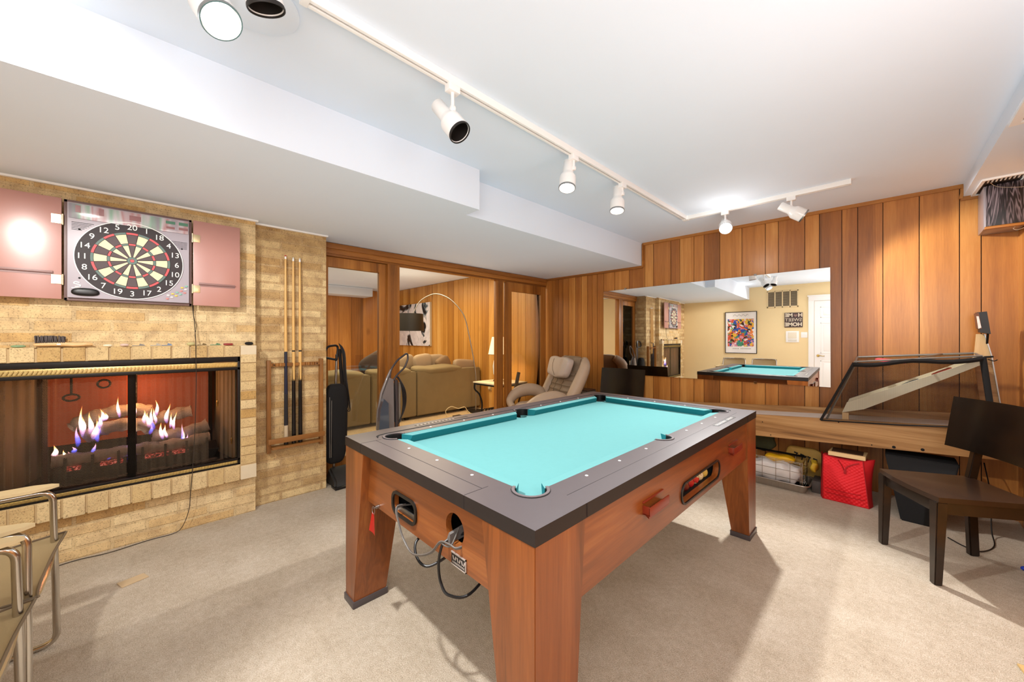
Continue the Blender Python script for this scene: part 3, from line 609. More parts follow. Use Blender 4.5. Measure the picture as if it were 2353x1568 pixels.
for k, n in enumerate([20,1,18,4,13,6,10,15,2,17,3,19,7,16,8,11,14,9,12,5]):
    a = k*PI/10; mb.text(str(n), .046, TX(BC.y+.203*math.sin(a), BC.z+.203*math.cos(a), -3.2545))
mb.build('target_face', [plain('target_black','#2a2226',.6), plain('target_dark','#5a4f52',.7,bump=.5,bscale=400), plain('target_cream','#e6d8b4',.7,bump=.4,bscale=400), plain('target_red','#d8555a',.6), plain('target_green','#5f7570',.6), m_white], t, smooth=0)
mb = MB()
for sx in (-1, 1):
    for k in range(6):
        w = .085-k*.009; y = -.315+w/2 if sx < 0 else .178-w/2*.9; mb.box((-3.2625,y-w/2,1.962-k*.0085-(.035 if sx > 0 else 0)),(-3.2612,y+w/2,1.9645-k*.0085-(.035 if sx > 0 else 0)))
for y, z in ((-.285,1.925),(.155,1.885),(-.285,1.645),(.175,1.64)): mb.lathe([(0,0),(.005,0),(.005,.002),(0,.002)],(-3.2625,y,z),(1,0,0),12)
mb.build('vent_slot', m_blackmat, t, smooth=0)
mb = MB(); mb.puff((-3.258,-.262,1.563),(.012,.055,.020),(0,0,0),.8,.7,24, lambda p: V((p.x,p.y,p.z*(1 if p.z < 0 else 1.3)))); mb.build('dart_pocket', m_black, t)
mb = MB()
for k, c in enumerate([(0,0),(1,0),(2,0),(3,0),(4,0),(0,1),(1,1),(2,1),(3,1),(4,1),(3,2),(4,2)]):
    mb.mat(k % 4).puff((-3.259,.085+c[0]*.021+c[1]*.004,1.553+c[0]*.011+c[1]*.022),(.004,.008,.005),(0,0,0),.8,.9,10)
mb.build('push_button', [plain('btn_r','#d58a86',.4),plain('btn_w','#e6e2e0',.4),plain('btn_y','#e3c75a',.4),plain('btn_g','#86c0b0',.4)], t)
mb = MB(); mb.tube(spline([(-3.2605,-.285,1.618),(-3.2605,-.30,1.622),(-3.2605,-.305,1.612),(-3.2605,-.285,1.606),(-3.2605,-.283,1.597),(-3.2605,-.302,1.594)],5),.0035,6).box((-3.262,-.315,1.586),(-3.2605,-.275,1.589)); mb.build('maker_mark', m_white, t)
# cord from the dartboard down to the floor and along the hearth
P = [(-3.33,.214,1.53),(-3.325,.214,1.49),(-3.322,.222,1.40),(-3.30,.226,1.30),(-3.278,.226,1.255),(-3.278,.226,1.20),(-3.28,.228,1.0),(-3.278,.222,.7),(-3.274,.208,.40),(-3.274,.199,.274),(-3.29,.192,.15),(-3.31,.16,.04),(-3.32,.117,.006),(-3.325,0,.004),(-3.30,-.17,.004),(-3.32,-.30,.004),(-3.30,-.42,.004)]
P2 = [(-3.33,.217,1.53),(-3.33,.219,1.45),(-3.325,.232,1.38),(-3.315,.224,1.32),(-3.30,.228,1.28)]
MB().tube(spline(P,6),.0022,6).tube(spline(P2,6),.0015,6).build('power_cord', plain('cord_brown','#2c241c',.6), t)
# ================================================================== mantel oddments (top of the brick surround, z = 1.247)
ZM = 1.2475
t = thing('bench_brush', 'wooden-handled bench brush with grey bristles lying upside down on the brick ledge', 'brush', (-3.315,-.35,ZM))
mb = MB(); hp = spline([(-3.315,-.455,.014),(-3.315,-.42,.016),(-3.315,-.36,.017),(-3.315,-.30,.013),(-3.315,-.26,.016),(-3.315,-.238,.013)],5)
mb.tube([p+V((0,0,ZM)) for p in hp],[.006+.007*math.sin(PI*min(1,i/(len(hp)-1)*1.02+.02))**.5 for i in range(len(hp))],12); mb.build('handle', m_paleX, t)
mb = MB()
for i in range(16):
    for j in range(3):
        y = -.448+i*.0068; x = -3.324+j*.009; mb.cyl((x,y,ZM+.024),(x+random.uniform(-.003,.003),y+random.uniform(-.006,.002),ZM+.062+random.uniform(-.003,.004)),.0022,.0035,seg=5)
mb.build('bristles', plain('bristle','#57504f',.9), t, smooth=0)
MB().puff((-3.3015,-.365,ZM+.016),(.002,.008,.004),seg=10).build('oval_sticker', m_white, t)
def bit(name, label, cat, y, half, c, shape='puff', rz=0, x=-3.315):
    mb = MB()
    if shape == 'puff': mb.puff((x,y,ZM+half[2]),half,(0,0,rz),.8,.8,14)
    elif shape == 'leaf':
        mb.tube([(x,y-half[1],ZM+.004),(x,y+half[1],ZM+.004)],[.003,.0015],6)
        for k in range(3): a = k*PI*2/3+.5; mb.hexa([(x,y,ZM+.004),(x+.001,y,ZM+.004),(x+.001,y+half[1]*.9,ZM+.004),(x,y+half[1]*.9,ZM+.004)]+[(x+.002+math.cos(a)*half[2]*.6,y+.004,ZM+.006+abs(math.sin(a))*half[2]*1.8),(x+.003,y+.006,ZM+.006+abs(math.sin(a))*half[2]*1.8),(x+.003,y+half[1]*.8,ZM+.005+abs(math.sin(a))*half[2]),(x,y+half[1]*.8,ZM+.005+abs(math.sin(a))*half[2])])
    else: mb.box((x-half[0],y-half[1],ZM),(x+half[0],y+half[1],ZM+2*half[2]),.003)
    return tag(mb.build(name, c), label, cat)
m_p = lambda n, c: plain(n, c, .45)
bit('smooth_stone','flat green stone at the left end of the brick ledge','stone',-.507,(.012,.026,.007),plain('green_stone','#7f9c76',.5,vary=.3,nscale=60))
bit('smooth_stone','cream pebble just right of the bench brush','stone',-.178,(.010,.020,.007),m_p('ivory_peb','#e6dcc2'))
bit('seashell','pinkish striped shell to the right of the cream pebble','shell',-.108,(.011,.020,.009),plain('pink_shell','#cdb4a8',.5,vary=.3,nscale=70))
bit('dart','grey dart lying left of the middle of the ledge','dart',-.045,(.01,.03,.006),m_p('dart_grey','#8f8d88'),'leaf')
bit('dart','dart with white and grey flight in the middle of the ledge','dart',.032,(.01,.026,.007),m_p('dart_white','#b9b6ae'),'leaf')
bit('dart','dart with blue flight just left of the hanging cord','dart',.085,(.01,.026,.007),m_p('dart_blue','#7d93b0'),'leaf')
bit('folded_label','crumpled yellow and blue scrap beside the hanging cord','scrap',.203,(.012,.022,.012),plain('scrap','#b8b07c',.6,vary=.4,nscale=50))
bit('dart','brown dart right of the hanging cord','dart',.262,(.01,.026,.006),m_p('dart_brown','#7d6a48'),'leaf')
bit('dart','dart with green flight near the right end of the ledge','dart',.335,(.01,.030,.006),m_p('dart_green','#5f8a68'),'leaf')
bit('eraser_block','small dark red block near the right end of the ledge','block',.405,(.012,.026,.0075),m_p('block_red','#8a2a26'),'box')
bit('charcoal_lump','black lump at the far right end of the ledge','lump',.528,(.013,.026,.012),plain('lump_black','#171412',.9,bump=1),'puff')
# ================================================================== cue rack and cues
t = thing('cue_rack', 'wooden wall rack holding three pool cues on the brick recess', 'rack', (-3.424,.84,.43))
mr = wood('rack_oak', [(.3,'#6b421c'),(.55,'#8f5f2c'),(.8,'#a9763c')], 'Z', .45, islandvar=.1)
mrY = wood('rack_oak_y', [(.3,'#6b421c'),(.55,'#8f5f2c'),(.8,'#a9763c')], 'Y', .45, islandvar=.1)
for y0 in (.655,1.035): MB().box((-3.423,y0,.40),(-3.375,y0+.025,1.125),.002).build('side_rail', mr, t)
bar = [(.68,-3.423),(.68,-3.375)]
cy = (.785,.84,.888)
pl = [(.68,-3.424)]+[(.68,-3.375)]
for y in [.70,.742]+list(cy)+[.93,.965,1.0]:
    for k in range(7): a = PI-PI*k/6; pl.append((y+.012*math.cos(a), -3.375-.014*math.sin(a)))
pl += [(1.035,-3.375),(1.035,-3.424)]
MB().prism([(q[1],q[0]) for q in pl], [], 1.075, 1.10).build('notched_bar', mrY, t)
MB().box((-3.423,.68,.43),(-3.34,1.035,.445),.002).build('bottom_shelf', mrY, t)
MB().box((-3.352,.655,.475),(-3.338,1.06,.515),.002).build('front_lip', mrY, t)
mb = MB(); [mb.cyl((-3.3745,y,1.088),(-3.372,y,1.088),.005,seg=8) for y in (.70,1.01)]; mb.build('screw', m_blackmat, t)
m_maple = plain('maple_shaft','#d6ab66',.35,vary=.05)
for (y, kind, lab) in ((cy[0],0,'pool cue with dark blue butt, leftmost of the three on the rack'),(cy[1],1,'middle pool cue on the rack with black pointed butt'),(cy[2],1,'pool cue with black pointed butt, nearest the glass partition')):
    q = thing('pool_cue', lab, 'cue', (-3.39,y,.446), 0, 'pool cues on the wall rack')
    x0, x1, zt = -3.388, -3.405, 1.965 if kind == 0 else 1.955
    at = lambda z: V((x0+(x1-x0)*(z-.45)/1.5, y, z)); rad = lambda z: .0155-(z-.45)/1.5*.0088
    cyl = lambda a, b: MB().tube([at(a),at(b)],[rad(a),rad(b)],16)
    jz = 1.19 if kind == 0 else 1.20
    cyl(jz,zt-.03).build('shaft', m_maple, q); cyl(zt-.03,zt-.01).build('ferrule', m_white, q); cyl(zt-.01,zt).build('tip', plain('tip_red','#b04038',.8) if kind == 0 else plain('tip_blue','#c9c4bd',.8), q)
    if kind == 0:
        cyl(.85,jz).build('forearm', plain('cue_blue','#1a2236',.25,vary=.3,nscale=20), q); cyl(.60,.85).build('wrap', plain('cue_wrap','#1c1a1e',.8), q); cyl(.50,.60).build('butt_sleeve', plain('cue_ring','#b9a78a',.3), q); cyl(.447,.50).build('bumper', m_black, q)
    else:
        cyl(jz-.012,jz).build('collar', m_black, q); cyl(.95,jz-.012).build('forearm', m_maple, q)
        mb = MB(); n = 12
        a0 = at(.95); cyl_pts = []
        for k in range(n):
            h = .15 if k % 3 == 1 else 0.02
            u, w = 2*PI*(k)/n, 2*PI*(k+1)/n; r = rad(.95)+.0006
            P = [a0+V((math.cos(u)*r,math.sin(u)*r,0)), a0+V((math.cos(w)*r,math.sin(w)*r,0)), at(.95+h)+V((math.cos((u+w)/2)*(rad(1.0)+.0006),math.sin((u+w)/2)*(rad(1.0)+.0006),0))]; mb.tri(P)
        mb.merge_ = None
        mb.tube([at(.447),at(.95)],[rad(.447),rad(.95)+.0004],16); mb.build('butt', plain('cue_black','#0c0b0d',.25), q)
# ================================================================== pool table
TX0, TX1, TY0, TY1, TZ = -1.905, -.631, .70, 2.91, .81
t = thing('pool_table', 'teal-topped pool table with charcoal rails and cherry wood legs', 'pool table', (-1.268,1.805,0))
RX0, RX1, RY0, RY1 = -1.748, -.79, .858, 2.752; YM = 1.805; d, r = .022, .052
def corner(cx, cy, sx, sy):
    c = (cx-sx*d, cy-sy*d); k = math.sqrt(r*r-d*d); return c, k
def arc(c, r, a0, a1, n=14): return [(c[0]+r*math.cos(math.radians(a0+(a1-a0)*i/n)), c[1]+r*math.sin(math.radians(a0+(a1-a0)*i/n))) for i in range(n+1)]
b0 = math.degrees(math.atan2(d, math.sqrt(r*r-d*d)))
CP = {'br': ((RX1-d,RY0+d),180+b0,450-b0), 'tr': ((RX1-d,RY1-d),-90+b0,180-b0), 'tl': ((RX0+d,RY1-d),b0,270-b0), 'bl': ((RX0+d,RY0+d),90+b0,360-b0)}
s0 = math.degrees(math.acos(.006/r)); SP = {'r': ((RX1-.006,YM),-s0,s0), 'l': ((RX0+.006,YM),180-s0,180+s0)}
inner = arc(CP['br'][0],r,*CP['br'][1:])+arc(SP['r'][0],r,*SP['r'][1:])+arc(CP['tr'][0],r,*CP['tr'][1:])+arc(CP['tl'][0],r,*CP['tl'][1:])+arc(SP['l'][0],r,*SP['l'][1:])+arc(CP['bl'][0],r,*CP['bl'][1:])
MB().prism([(TX0,TY0),(TX1,TY0),(TX1,TY1),(TX0,TY1)], [inner], .766, TZ).build('top_rail', m_rail, t, smooth=30); tr_o = [o for o in t.children if o.name.startswith('top_rail')][0]; tr_o.data.materials.append(plain('rail_side_shade','#1f1918',.5))  # side faces get a darker colour in place of the weaker sheen there
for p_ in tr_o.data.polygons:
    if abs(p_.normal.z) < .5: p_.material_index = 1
# seams and inlay grooves of the rail top
mb = MB(); lines = [((-.94,TY0),(-.94,.86)),((-1.70,TY0),(-1.70,.80)),((TX1,1.02),(-.79,.96)),((TX1,2.76),(-.70,2.72)),((-.70,.80),(-.70,2.72)),((-1.66,.785),(-.90,.785)),((TX1,1.0),(-.72,1.0))]
mb = MB()
for a, b in (((-1.72,.775),(-.93,.775)),((-.705,.93),(-.705,2.75)),((-.93,TY0+.002),(-.93,.80)),((-1.72,TY0+.002),(-1.72,.80))): mb.beam((*a,TZ+.0002),(*b,TZ+.0002),.0014,.0008)
mb.beam((-.93,TY0-.0004,.768),(-.93,TY0-.0004,TZ),.002,.0008).beam((-1.72,TY0-.0004,.768),(-1.72,TY0-.0004,TZ),.002,.0008).beam((TX1+.0004,.93,.768),(TX1+.0004,.93,TZ),.0022,.0008,up=(0,1,0)).beam((TX1+.0004,2.70,.768),(TX1+.0004,2.70,TZ),.0022,.0008,up=(0,1,0))
mb.build('rail_seam', plain('seam_dark','#221d1e',.6), t, smooth=0)
gp = [(-1.755,.80),(-1.795,.82),(-1.808,.87)]+[(-1.808,.9+k*.25) for k in range(8)]+[(-1.808,2.77),(-1.79,2.81),(-1.75,2.822)]+[(-1.7+k*.2,2.822) for k in range(5)]+[(-.80,2.822),(-.765,2.81),(-.752,2.785)]
mb = MB(); G = spline([(p[0],p[1],TZ+.0005) for p in gp],5); mb.tube(G,[.006 if 2 < i < len(G)-3 else .003 for i in range(len(G))],8,flat=.25); mb.build('rail_groove', m_blackmat, t)
mb = MB()
def ringarc(c, a0, a1, r0=.053, r1=.0625, z0=.8105, z1=.8135, m=18):
    o = arc(c, r1, a0, a1, m)+arc(c, r0, a1, a0, m); mb.prism(o, [], z0, z1)
for k, (c, a0, a1) in list(CP.items())+list(SP.items()): mb = MB(); ringarc(c, a0-4, a1+4); mb.build('pocket_ring', plain('ring_grey','#5b5456',.35), t)
mb = MB()
for k, (c, a0, a1) in list(CP.items())+list(SP.items()): mb = MB(); ringarc(c, a0-8, a1+8, .0625, .0645, .8100, .8115); mb.build('ring_shadow_gap', m_blackmat, t)
for k, (c, a0, a1) in list(CP.items())+list(SP.items()):
    mb = MB(); fn = lambda u, w: V((c[0]+(.0505-.006*(1-w))*math.cos(math.radians(a0+(a1-a0)*u)), c[1]+(.0505-.006*(1-w))*math.sin(math.radians(a0+(a1-a0)*u)), .70+w*.106)); mb.sheet(fn, 16, 3, .002)
    mb.lathe([(0,0),(.046,0),(.048,.044),(.045,.044),(.043,.004),(0,.004)],(c[0],c[1],.70),(0,0,1),24); (mb.lathe([(0,0),(.0415,0),(.0415,.0008),(0,.0008)],(c[0],c[1],.7667),(0,0,1),24) if k in ('tl','tr') else None); mb.build('pocket', m_black, t)
MB().prism([(RX0-.05,RY0-.05),(RX1+.05,RY0-.05),(RX1+.05,RY1+.05),(RX0-.05,RY1+.05)], [circ(c[0],c[1],.040) for c, _, _ in list(CP.values())]+[circ(SP['r'][0][0]+.012,YM,.038),circ(SP['l'][0][0]-.012,YM,.038)], .745, .7665).build('bed_cloth', m_felt, t, smooth=30)
cw, cut, g = .045, .035, .038
def cushion(p0, p1, n):     # p0->p1 along the rail edge, n = inward normal
    p0, p1, n = V((*p0,0)), V((*p1,0)), V((*n,0)); u = (p1-p0).normalized(); zt, zb = .8085, .7668
    a0, a1, b0_, b1_ = p0, p1, p0+n*cw+u*cut, p1+n*cw-u*cut; i0, i1 = p0+n*(cw-.012)+u*(cut-.01), p1+n*(cw-.012)-u*(cut-.01)
    Z = lambda p, z: V((p.x,p.y,z))
    b = bmesh.new(); vs = [b.verts.new(q) for q in (Z(a0,zb),Z(a1,zb),Z(i1,zb),Z(i0,zb),Z(a0,zt),Z(a1,zt),Z(b1_,zt-.004),Z(b0_,zt-.004),Z(b0_,zt-.0075),Z(b1_,zt-.0075))]
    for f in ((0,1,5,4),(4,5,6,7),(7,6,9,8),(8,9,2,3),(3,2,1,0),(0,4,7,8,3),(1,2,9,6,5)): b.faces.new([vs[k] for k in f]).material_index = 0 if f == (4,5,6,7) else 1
    bmesh.ops.recalc_face_normals(b, faces=b.faces[:]); me_ = bpy.data.meshes.new('cushion'); b.to_mesh(me_); b.free(); me_.materials.append(m_felt); me_.materials.append(m_cush_shade); ob_ = bpy.data.objects.new('cushion', me_); COL.objects.link(ob_); ob_.parent = t; me_.transform(Matrix.Translation(-wloc(t)))
cushion((RX0+.065,RY0),(RX1-.065,RY0),(0,1)); cushion((RX0+.065,RY1),(RX1-.065,RY1),(0,-1))
for a, b in ((RY0+.065,YM-.058),(YM+.058,RY1-.065)): cushion((RX1,a),(RX1,b),(-1,0)); cushion((RX0,a),(RX0,b),(1,0))
mb = MB(); xs_ = [-1.496,-1.272,-1.047]; ys_ = [1.113,1.342,1.572,2.037,2.264,2.496]
for x in xs_:
    for y in (.825,2.785): mb.lathe([(0,0),(.0058,0),(.0058,.0006),(0,.0006)],(x,y,TZ+.0001),seg=16)
for y in ys_:
    for x in (-.757,-1.78): mb.lathe([(0,0),(.0058,0),(.0058,.0006),(0,.0006)],(x,y,TZ+.0001),seg=16)
mb.build('sight_dot', emit('pearl_dot','#e8e6e2',.9) if False else plain('pearl','#f4f2ee',.25), t)
m_plate = plain('plate_black','#1d1a1a',.4); m_pl2 = plain('plate_silver','#cfc8c4',.3,.6)
mb = MB(); mb.mat(0).prism([(-.697,2.25),(-.668,2.262),(-.668,2.59),(-.684,2.60),(-.697,2.56)],[],TZ+.0002,TZ+.0012)
mb.mat(1)
for k in range(12):
    if k != 7: mb.cbox((-.683,2.275+k*.025,TZ+.0014),(.015,.009,.0006),0,(0,0,.35))
mb.build('badge', [m_plate, m_pl2], t, smooth=0, local=False)
mb = MB(); mb.mat(0).prism([(-1.862,1.06),(-1.842,1.06),(-1.842,1.42),(-1.862,1.42)],[],TZ+.0002,TZ+.001); mb.mat(1)
for k in range(11): mb.cbox((-1.852,1.075+k*.024,TZ+.0014),(.012,.010,.0006),0,(0,0,.5))
mb.build('badge', [m_plate, m_pl2], t, smooth=0)
# aprons with their openings
ZA0, ZA1 = .533, .766
slot = rrect(1.665,.568,2.165,.652,.04)
MB().prism([(TY0+.2,ZA0),(TY1-.2,ZA0),(TY1-.2,ZA1),(TY0+.2,ZA1)], [slot], -.668, -.640, mode='x').build('apron', m_cherY, t, smooth=30)
MB().box((TX0+.010,TY0+.2,ZA0),(TX0+.035,TY1-.2,ZA1)).build('apron', m_cherY, t)
oval = rrect(-1.465,.575,-1.285,.655,.032); hole = circ(-1.03,.655,.052)
MB().prism([(TX0+.18,ZA0),(TX1-.2,ZA0),(TX1-.2,ZA1),(TX0+.18,ZA1)], [oval,hole], .738, .76, mode='y').build('apron', m_cherX, t, smooth=30)
MB().box((TX0+.18,TY1-.06,ZA0),(TX1-.2,TY1-.038,ZA1)).build('apron', m_cherX, t)
MB().prism(rrect(1.655,.560,2.175,.660,.048), [slot], -.6405, -.634, mode='x').build('opening_frame', m_apronfrm, t)
MB().prism(rrect(-1.475,.566,-1.275,.664,.038), [rrect(-1.463,.577,-1.287,.653,.03)], .731, .739, mode='y').build('opening_frame', m_apronfrm, t)
mb = MB().box((-.80,1.64,.556),(-.67,2.19,.562)).box((-.80,1.64,.556),(-.792,2.19,.665)).box((-.80,1.64,.664),(-.67,2.19,.668)).box((-.80,1.636,.556),(-.67,1.644,.668)).box((-.80,2.186,.556),(-.67,2.194,.668)); mb.build('ball_tray', m_blackmat, t)
mb = MB().box((-1.52,.92,.54),(-.88,.925,.745)).box((-1.52,.762,.54),(-.88,.925,.545)).box((-1.52,.762,.74),(-.88,.925,.744)).box((-1.52,.762,.54),(-1.515,.925,.744)).box((-.885,.762,.54),(-.88,.925,.744)); mb.build('inside_shade_liner', m_blackmat, t)  # added black liner, paints the darkness inside both openings
mb = MB().box((-1.455,.745,.578),(-1.30,.765,.60),.004); mb.build('inner_bracket', m_steel, t)
# legs: outer faces plumb, inner faces tapering
for sx, sy, cx, cy in ((-1,-1,TX0,TY0),(1,-1,TX1,TY0),(1,1,TX1,TY1),(-1,1,TX0,TY1)):
    ix = lambda w: cx-sx*w; iy = lambda w: cy-sy*w
    wt, dt_, wb, db = .215, .225, .105, .165; e = .002; ox, oy = cx-sx*e, cy-sy*e
    B = [(ox,oy,.03),(ix(wb),oy,.03),(ix(wb),iy(db),.03),(ox,iy(db),.03)]; T = [(ox,oy,.766),(ix(wt),oy,.766),(ix(wt),iy(dt_),.766),(ox,iy(dt_),.766)]
    lg = MB().hexa(B+T, .002).build('leg', m_cherZ, t)
    a, b = sorted((cx+sx*.004, ix(wb+.006))); c, e2 = sorted((cy+sy*.004, iy(db+.006)))
    MB().box((a,c,0),(b,e2,.032),.002).build('foot_cap', m_rail, lg)
for y in (1.385,2.42):
    hd = MB().box((-.641,y-.085,.690),(-.634,y+.085,.696),.001).build('slide_handle', plain('handle_cherry','#7c2c18',.35), t)
    MB().prism([(-.085,0),(.085,0),(.07,.02),(.0,.03),(-.07,.02)], [], .640, .652, Matrix.Translation((-.615,y,0)) @ Matrix.Rotation(PI/2,4,'Z')).build('grip', plain('handle_cherry','#7c2c18',.35), hd)
    MB().box((-.640,y-.085,.648),(-.612,y+.085,.655),.002).box((-.616,y-.085,.648),(-.611,y+.085,.680),.002).box((-.640,y-.085,.65),(-.612,y-.08,.682),.001).build('pull', plain('handle_cherry','#7c2c18',.35), hd)
mb = MB(); mb.mat(0).box((-1.045,.7345,.515+.02),(-.965,.738,.575),.001); mb.mat(1).box((-1.046,.734,.573),(-.964,.7375,.577)).box((-1.046,.734,.533),(-.964,.7375,.537)).box((-.968,.734,.533),(-.964,.7375,.577))
for k in range(6): mb.cbox((-1.032+k*.012,.7338,.560),(.005,.001,.014),0,(0,.4 if k % 2 else -.4,0))
for k in range(9): mb.cbox((-1.034+k*.0075,.7338,.545),(.004,.001,.006))
mb.build('name_plate', [m_plate, m_pl2], t, smooth=0)
# balls resting in the tray
def ball(label, y, base, stripe=None, num=None, ang=0):
    n = thing('pool_ball', label, 'ball', (-.70,y,.562+.0286), 0, 'pool balls in the tray of the pool table')
    MB().puff((-.70,y,.5906),(.0286,.0286,.0286),(0,0,0),1,1,24).build('ball_body', base, n, smooth=80)
    if stripe: MB().lathe([(.0287*math.cos(a),.0287*math.sin(a)) for a in [(-.5+k*.1) for k in range(11)]],(-.70,y,.5906),(.2,.3,1)).build('stripe', stripe, n, smooth=80)
    if num:
        dr = V((.75,-.55,.36)).normalized(); c = V((-.70,y,.5906)); P = [(.0,.0290)]+[(.0290*math.sin(a),.0290*math.cos(a)) for a in (.12,.25,.38)]
        MB().lathe(P, c, dr, 16).build('number_disc', plain('ball_ivory','#e4d6ae',.2,coat=.6), n, smooth=80)
        q = dr.to_track_quat('Z','Y').to_matrix().to_4x4(); MB().text(num, .016, Matrix.Translation(c+dr*.0293) @ q @ Matrix.Rotation(.3,4,'Z'), ext=.0003).build('number', m_blackmat, n, smooth=0)
bm_ = lambda n, c: plain(n, c, .12, vary=.01, coat=.8)
iv = bm_('ball_cream','#d9cfa0')
for k, a in enumerate([('bright red pool ball at the near end of the tray', bm_('ball_red','#d11a22')),('black pool ball numbered 8 second from the near end', bm_('ball_black','#141212'), None, '8'),('dark maroon pool ball third in the tray', bm_('ball_maroon','#5e1a1a')),('crimson pool ball in the middle of the tray', bm_('ball_crimson','#a81a22')),('cream striped pool ball right of the crimson ball', iv, bm_('ball_red2','#b5262a')),('cream pool ball with a number in the tray, second from the far end', iv, None, '1'),('plain yellowish pool ball at the far end of the tray', bm_('ball_yell','#c9b45a'))]):
    ball(a[0], 1.712+k*.0635, *a[1:])
# key with red tag
t = thing('key_ring', 'key ring with a red plastic tag hanging from the lock on the table end', 'key ring', (-1.61,.73,.5))
MB().cyl((-1.605,.737,.545),(-1.605,.722,.545),.007,seg=12).build('lock', m_steel, t)
mb = MB(); mb.tube([V((-1.615+.013*math.cos(a),.716,.530+.017*math.sin(a))) for a in [2*PI*k/20 for k in range(20)]],.0011,6,closed=True).cyl((-1.605,.722,.545),(-1.602,.712,.545),.003); mb.build('ring', m_steel, t)
fn = lambda u, w: V((-1.622+(u-.5)*(.022+.036*w)+.003, .716-.006*w+.004*math.sin(u*3), .517-.085*w-.004*u)); MB().sheet(fn, 5, 14, .003).build('tag', plain('tag_red','#d8362a',.35), t)
# cables spilling from the openings
t = thing('power_cable', 'grey and black cables hanging out of the openings in the table end', 'cable', (-1.2,.73,.5))
m_cg = plain('cable_grey','#5f5a55',.5)
mb = MB(); P = spline([(-1.40,.80,.60),(-1.405,.735,.612),(-1.395,.715,.60),(-1.37,.712,.56),(-1.335,.712,.515),(-1.27,.71,.487),(-1.20,.71,.505),(-1.13,.712,.545),(-1.08,.716,.598),(-1.03,.72,.607),(-1.0,.727,.604),(-.985,.77,.61)],7); mb.tube(P,.0035,8); mb.tube([p+V((.001,-.004,.0045)) for p in P[4:-4]],.0028,8)
mb.tube(spline([(-1.05,.77,.64),(-1.03,.726,.606),(-1.05,.715,.598),(-1.075,.715,.60)],6),.003,8); mb.build('grey_lead', m_cg, t)
mb = MB(); mb.tube(spline([(-1.04,.80,.62),(-1.068,.728,.602),(-1.075,.712,.575),(-1.085,.71,.52),(-1.075,.712,.465),(-1.04,.72,.435),(-1.0,.78,.43),(-.99,.9,.50)],7),.0048,8); mb.tube(spline([(-1.29,.80,.535),(-1.28,.735,.512),(-1.24,.72,.470),(-1.19,.74,.458),(-1.15,.82,.50),(-1.15,.9,.56)],7),.005,8); mb.build('black_lead', m_black, t)
mb = MB().hexa([(-1.075,.735,.60),(-1.045,.73,.60),(-1.045,.86,.61),(-1.075,.86,.61),(-1.06,.735,.632),(-1.046,.73,.632),(-1.046,.86,.65),(-1.06,.86,.65)]); mb.build('adapter_box', plain('adapter_grey','#6a6663',.5), t)
# ================================================================== track lighting
ZT = 2.425
t = thing('lighting_track', 'white L-shaped lighting track screwed to the ceiling', 'track', (-1.37,2.0,ZC))
mb = MB(); mb.mat(0)
for x in (-.019,.005): mb.box((-1.37+x,.37,ZT),(-1.37+x+.014,3.665,ZC),.001)
mb.box((-1.386,.37,ZC-.012),(-1.354,3.665,ZC-.001)).box((-1.391,.36,ZT-.002),(-1.349,.385,ZC),.002).box((-1.395,3.64,ZT-.002),(-1.345,3.69,ZC),.002)
for y in (-.019,.005): mb.box((-1.345,3.665+y,ZT),(-.205,3.665+y+.014,ZC),.001)
mb.box((-1.345,3.650,ZC-.012),(-.205,3.680,ZC-.001)).box((-.212,3.643,ZT-.002),(-.2,3.687,ZC),.002); mb.build('rail_channel', m_white, t)
mb = MB().box((-1.383,.39,ZT+.010),(-1.357,3.63,ZT+.012)).box((-1.34,3.652,ZT+.010),(-.215,3.678,ZT+.012)); mb.build('slot_shadow', plain('slot_grey','#232120',.9), t)
mb = MB(); [mb.lathe([(0,0),(.004,0),(.004,-.002),(0,-.002)],(-1.366,y,ZT+.010),seg=8) for y in (.75,1.2,1.55,2.1,2.9)]; mb.build('screw', m_blackmat, t)
m_reflector = plain('dark_baffle', '#191513', .6); m_lampw = plain('lamp_housing','#f1f0ee',.28,coat=.3,vary=.005)
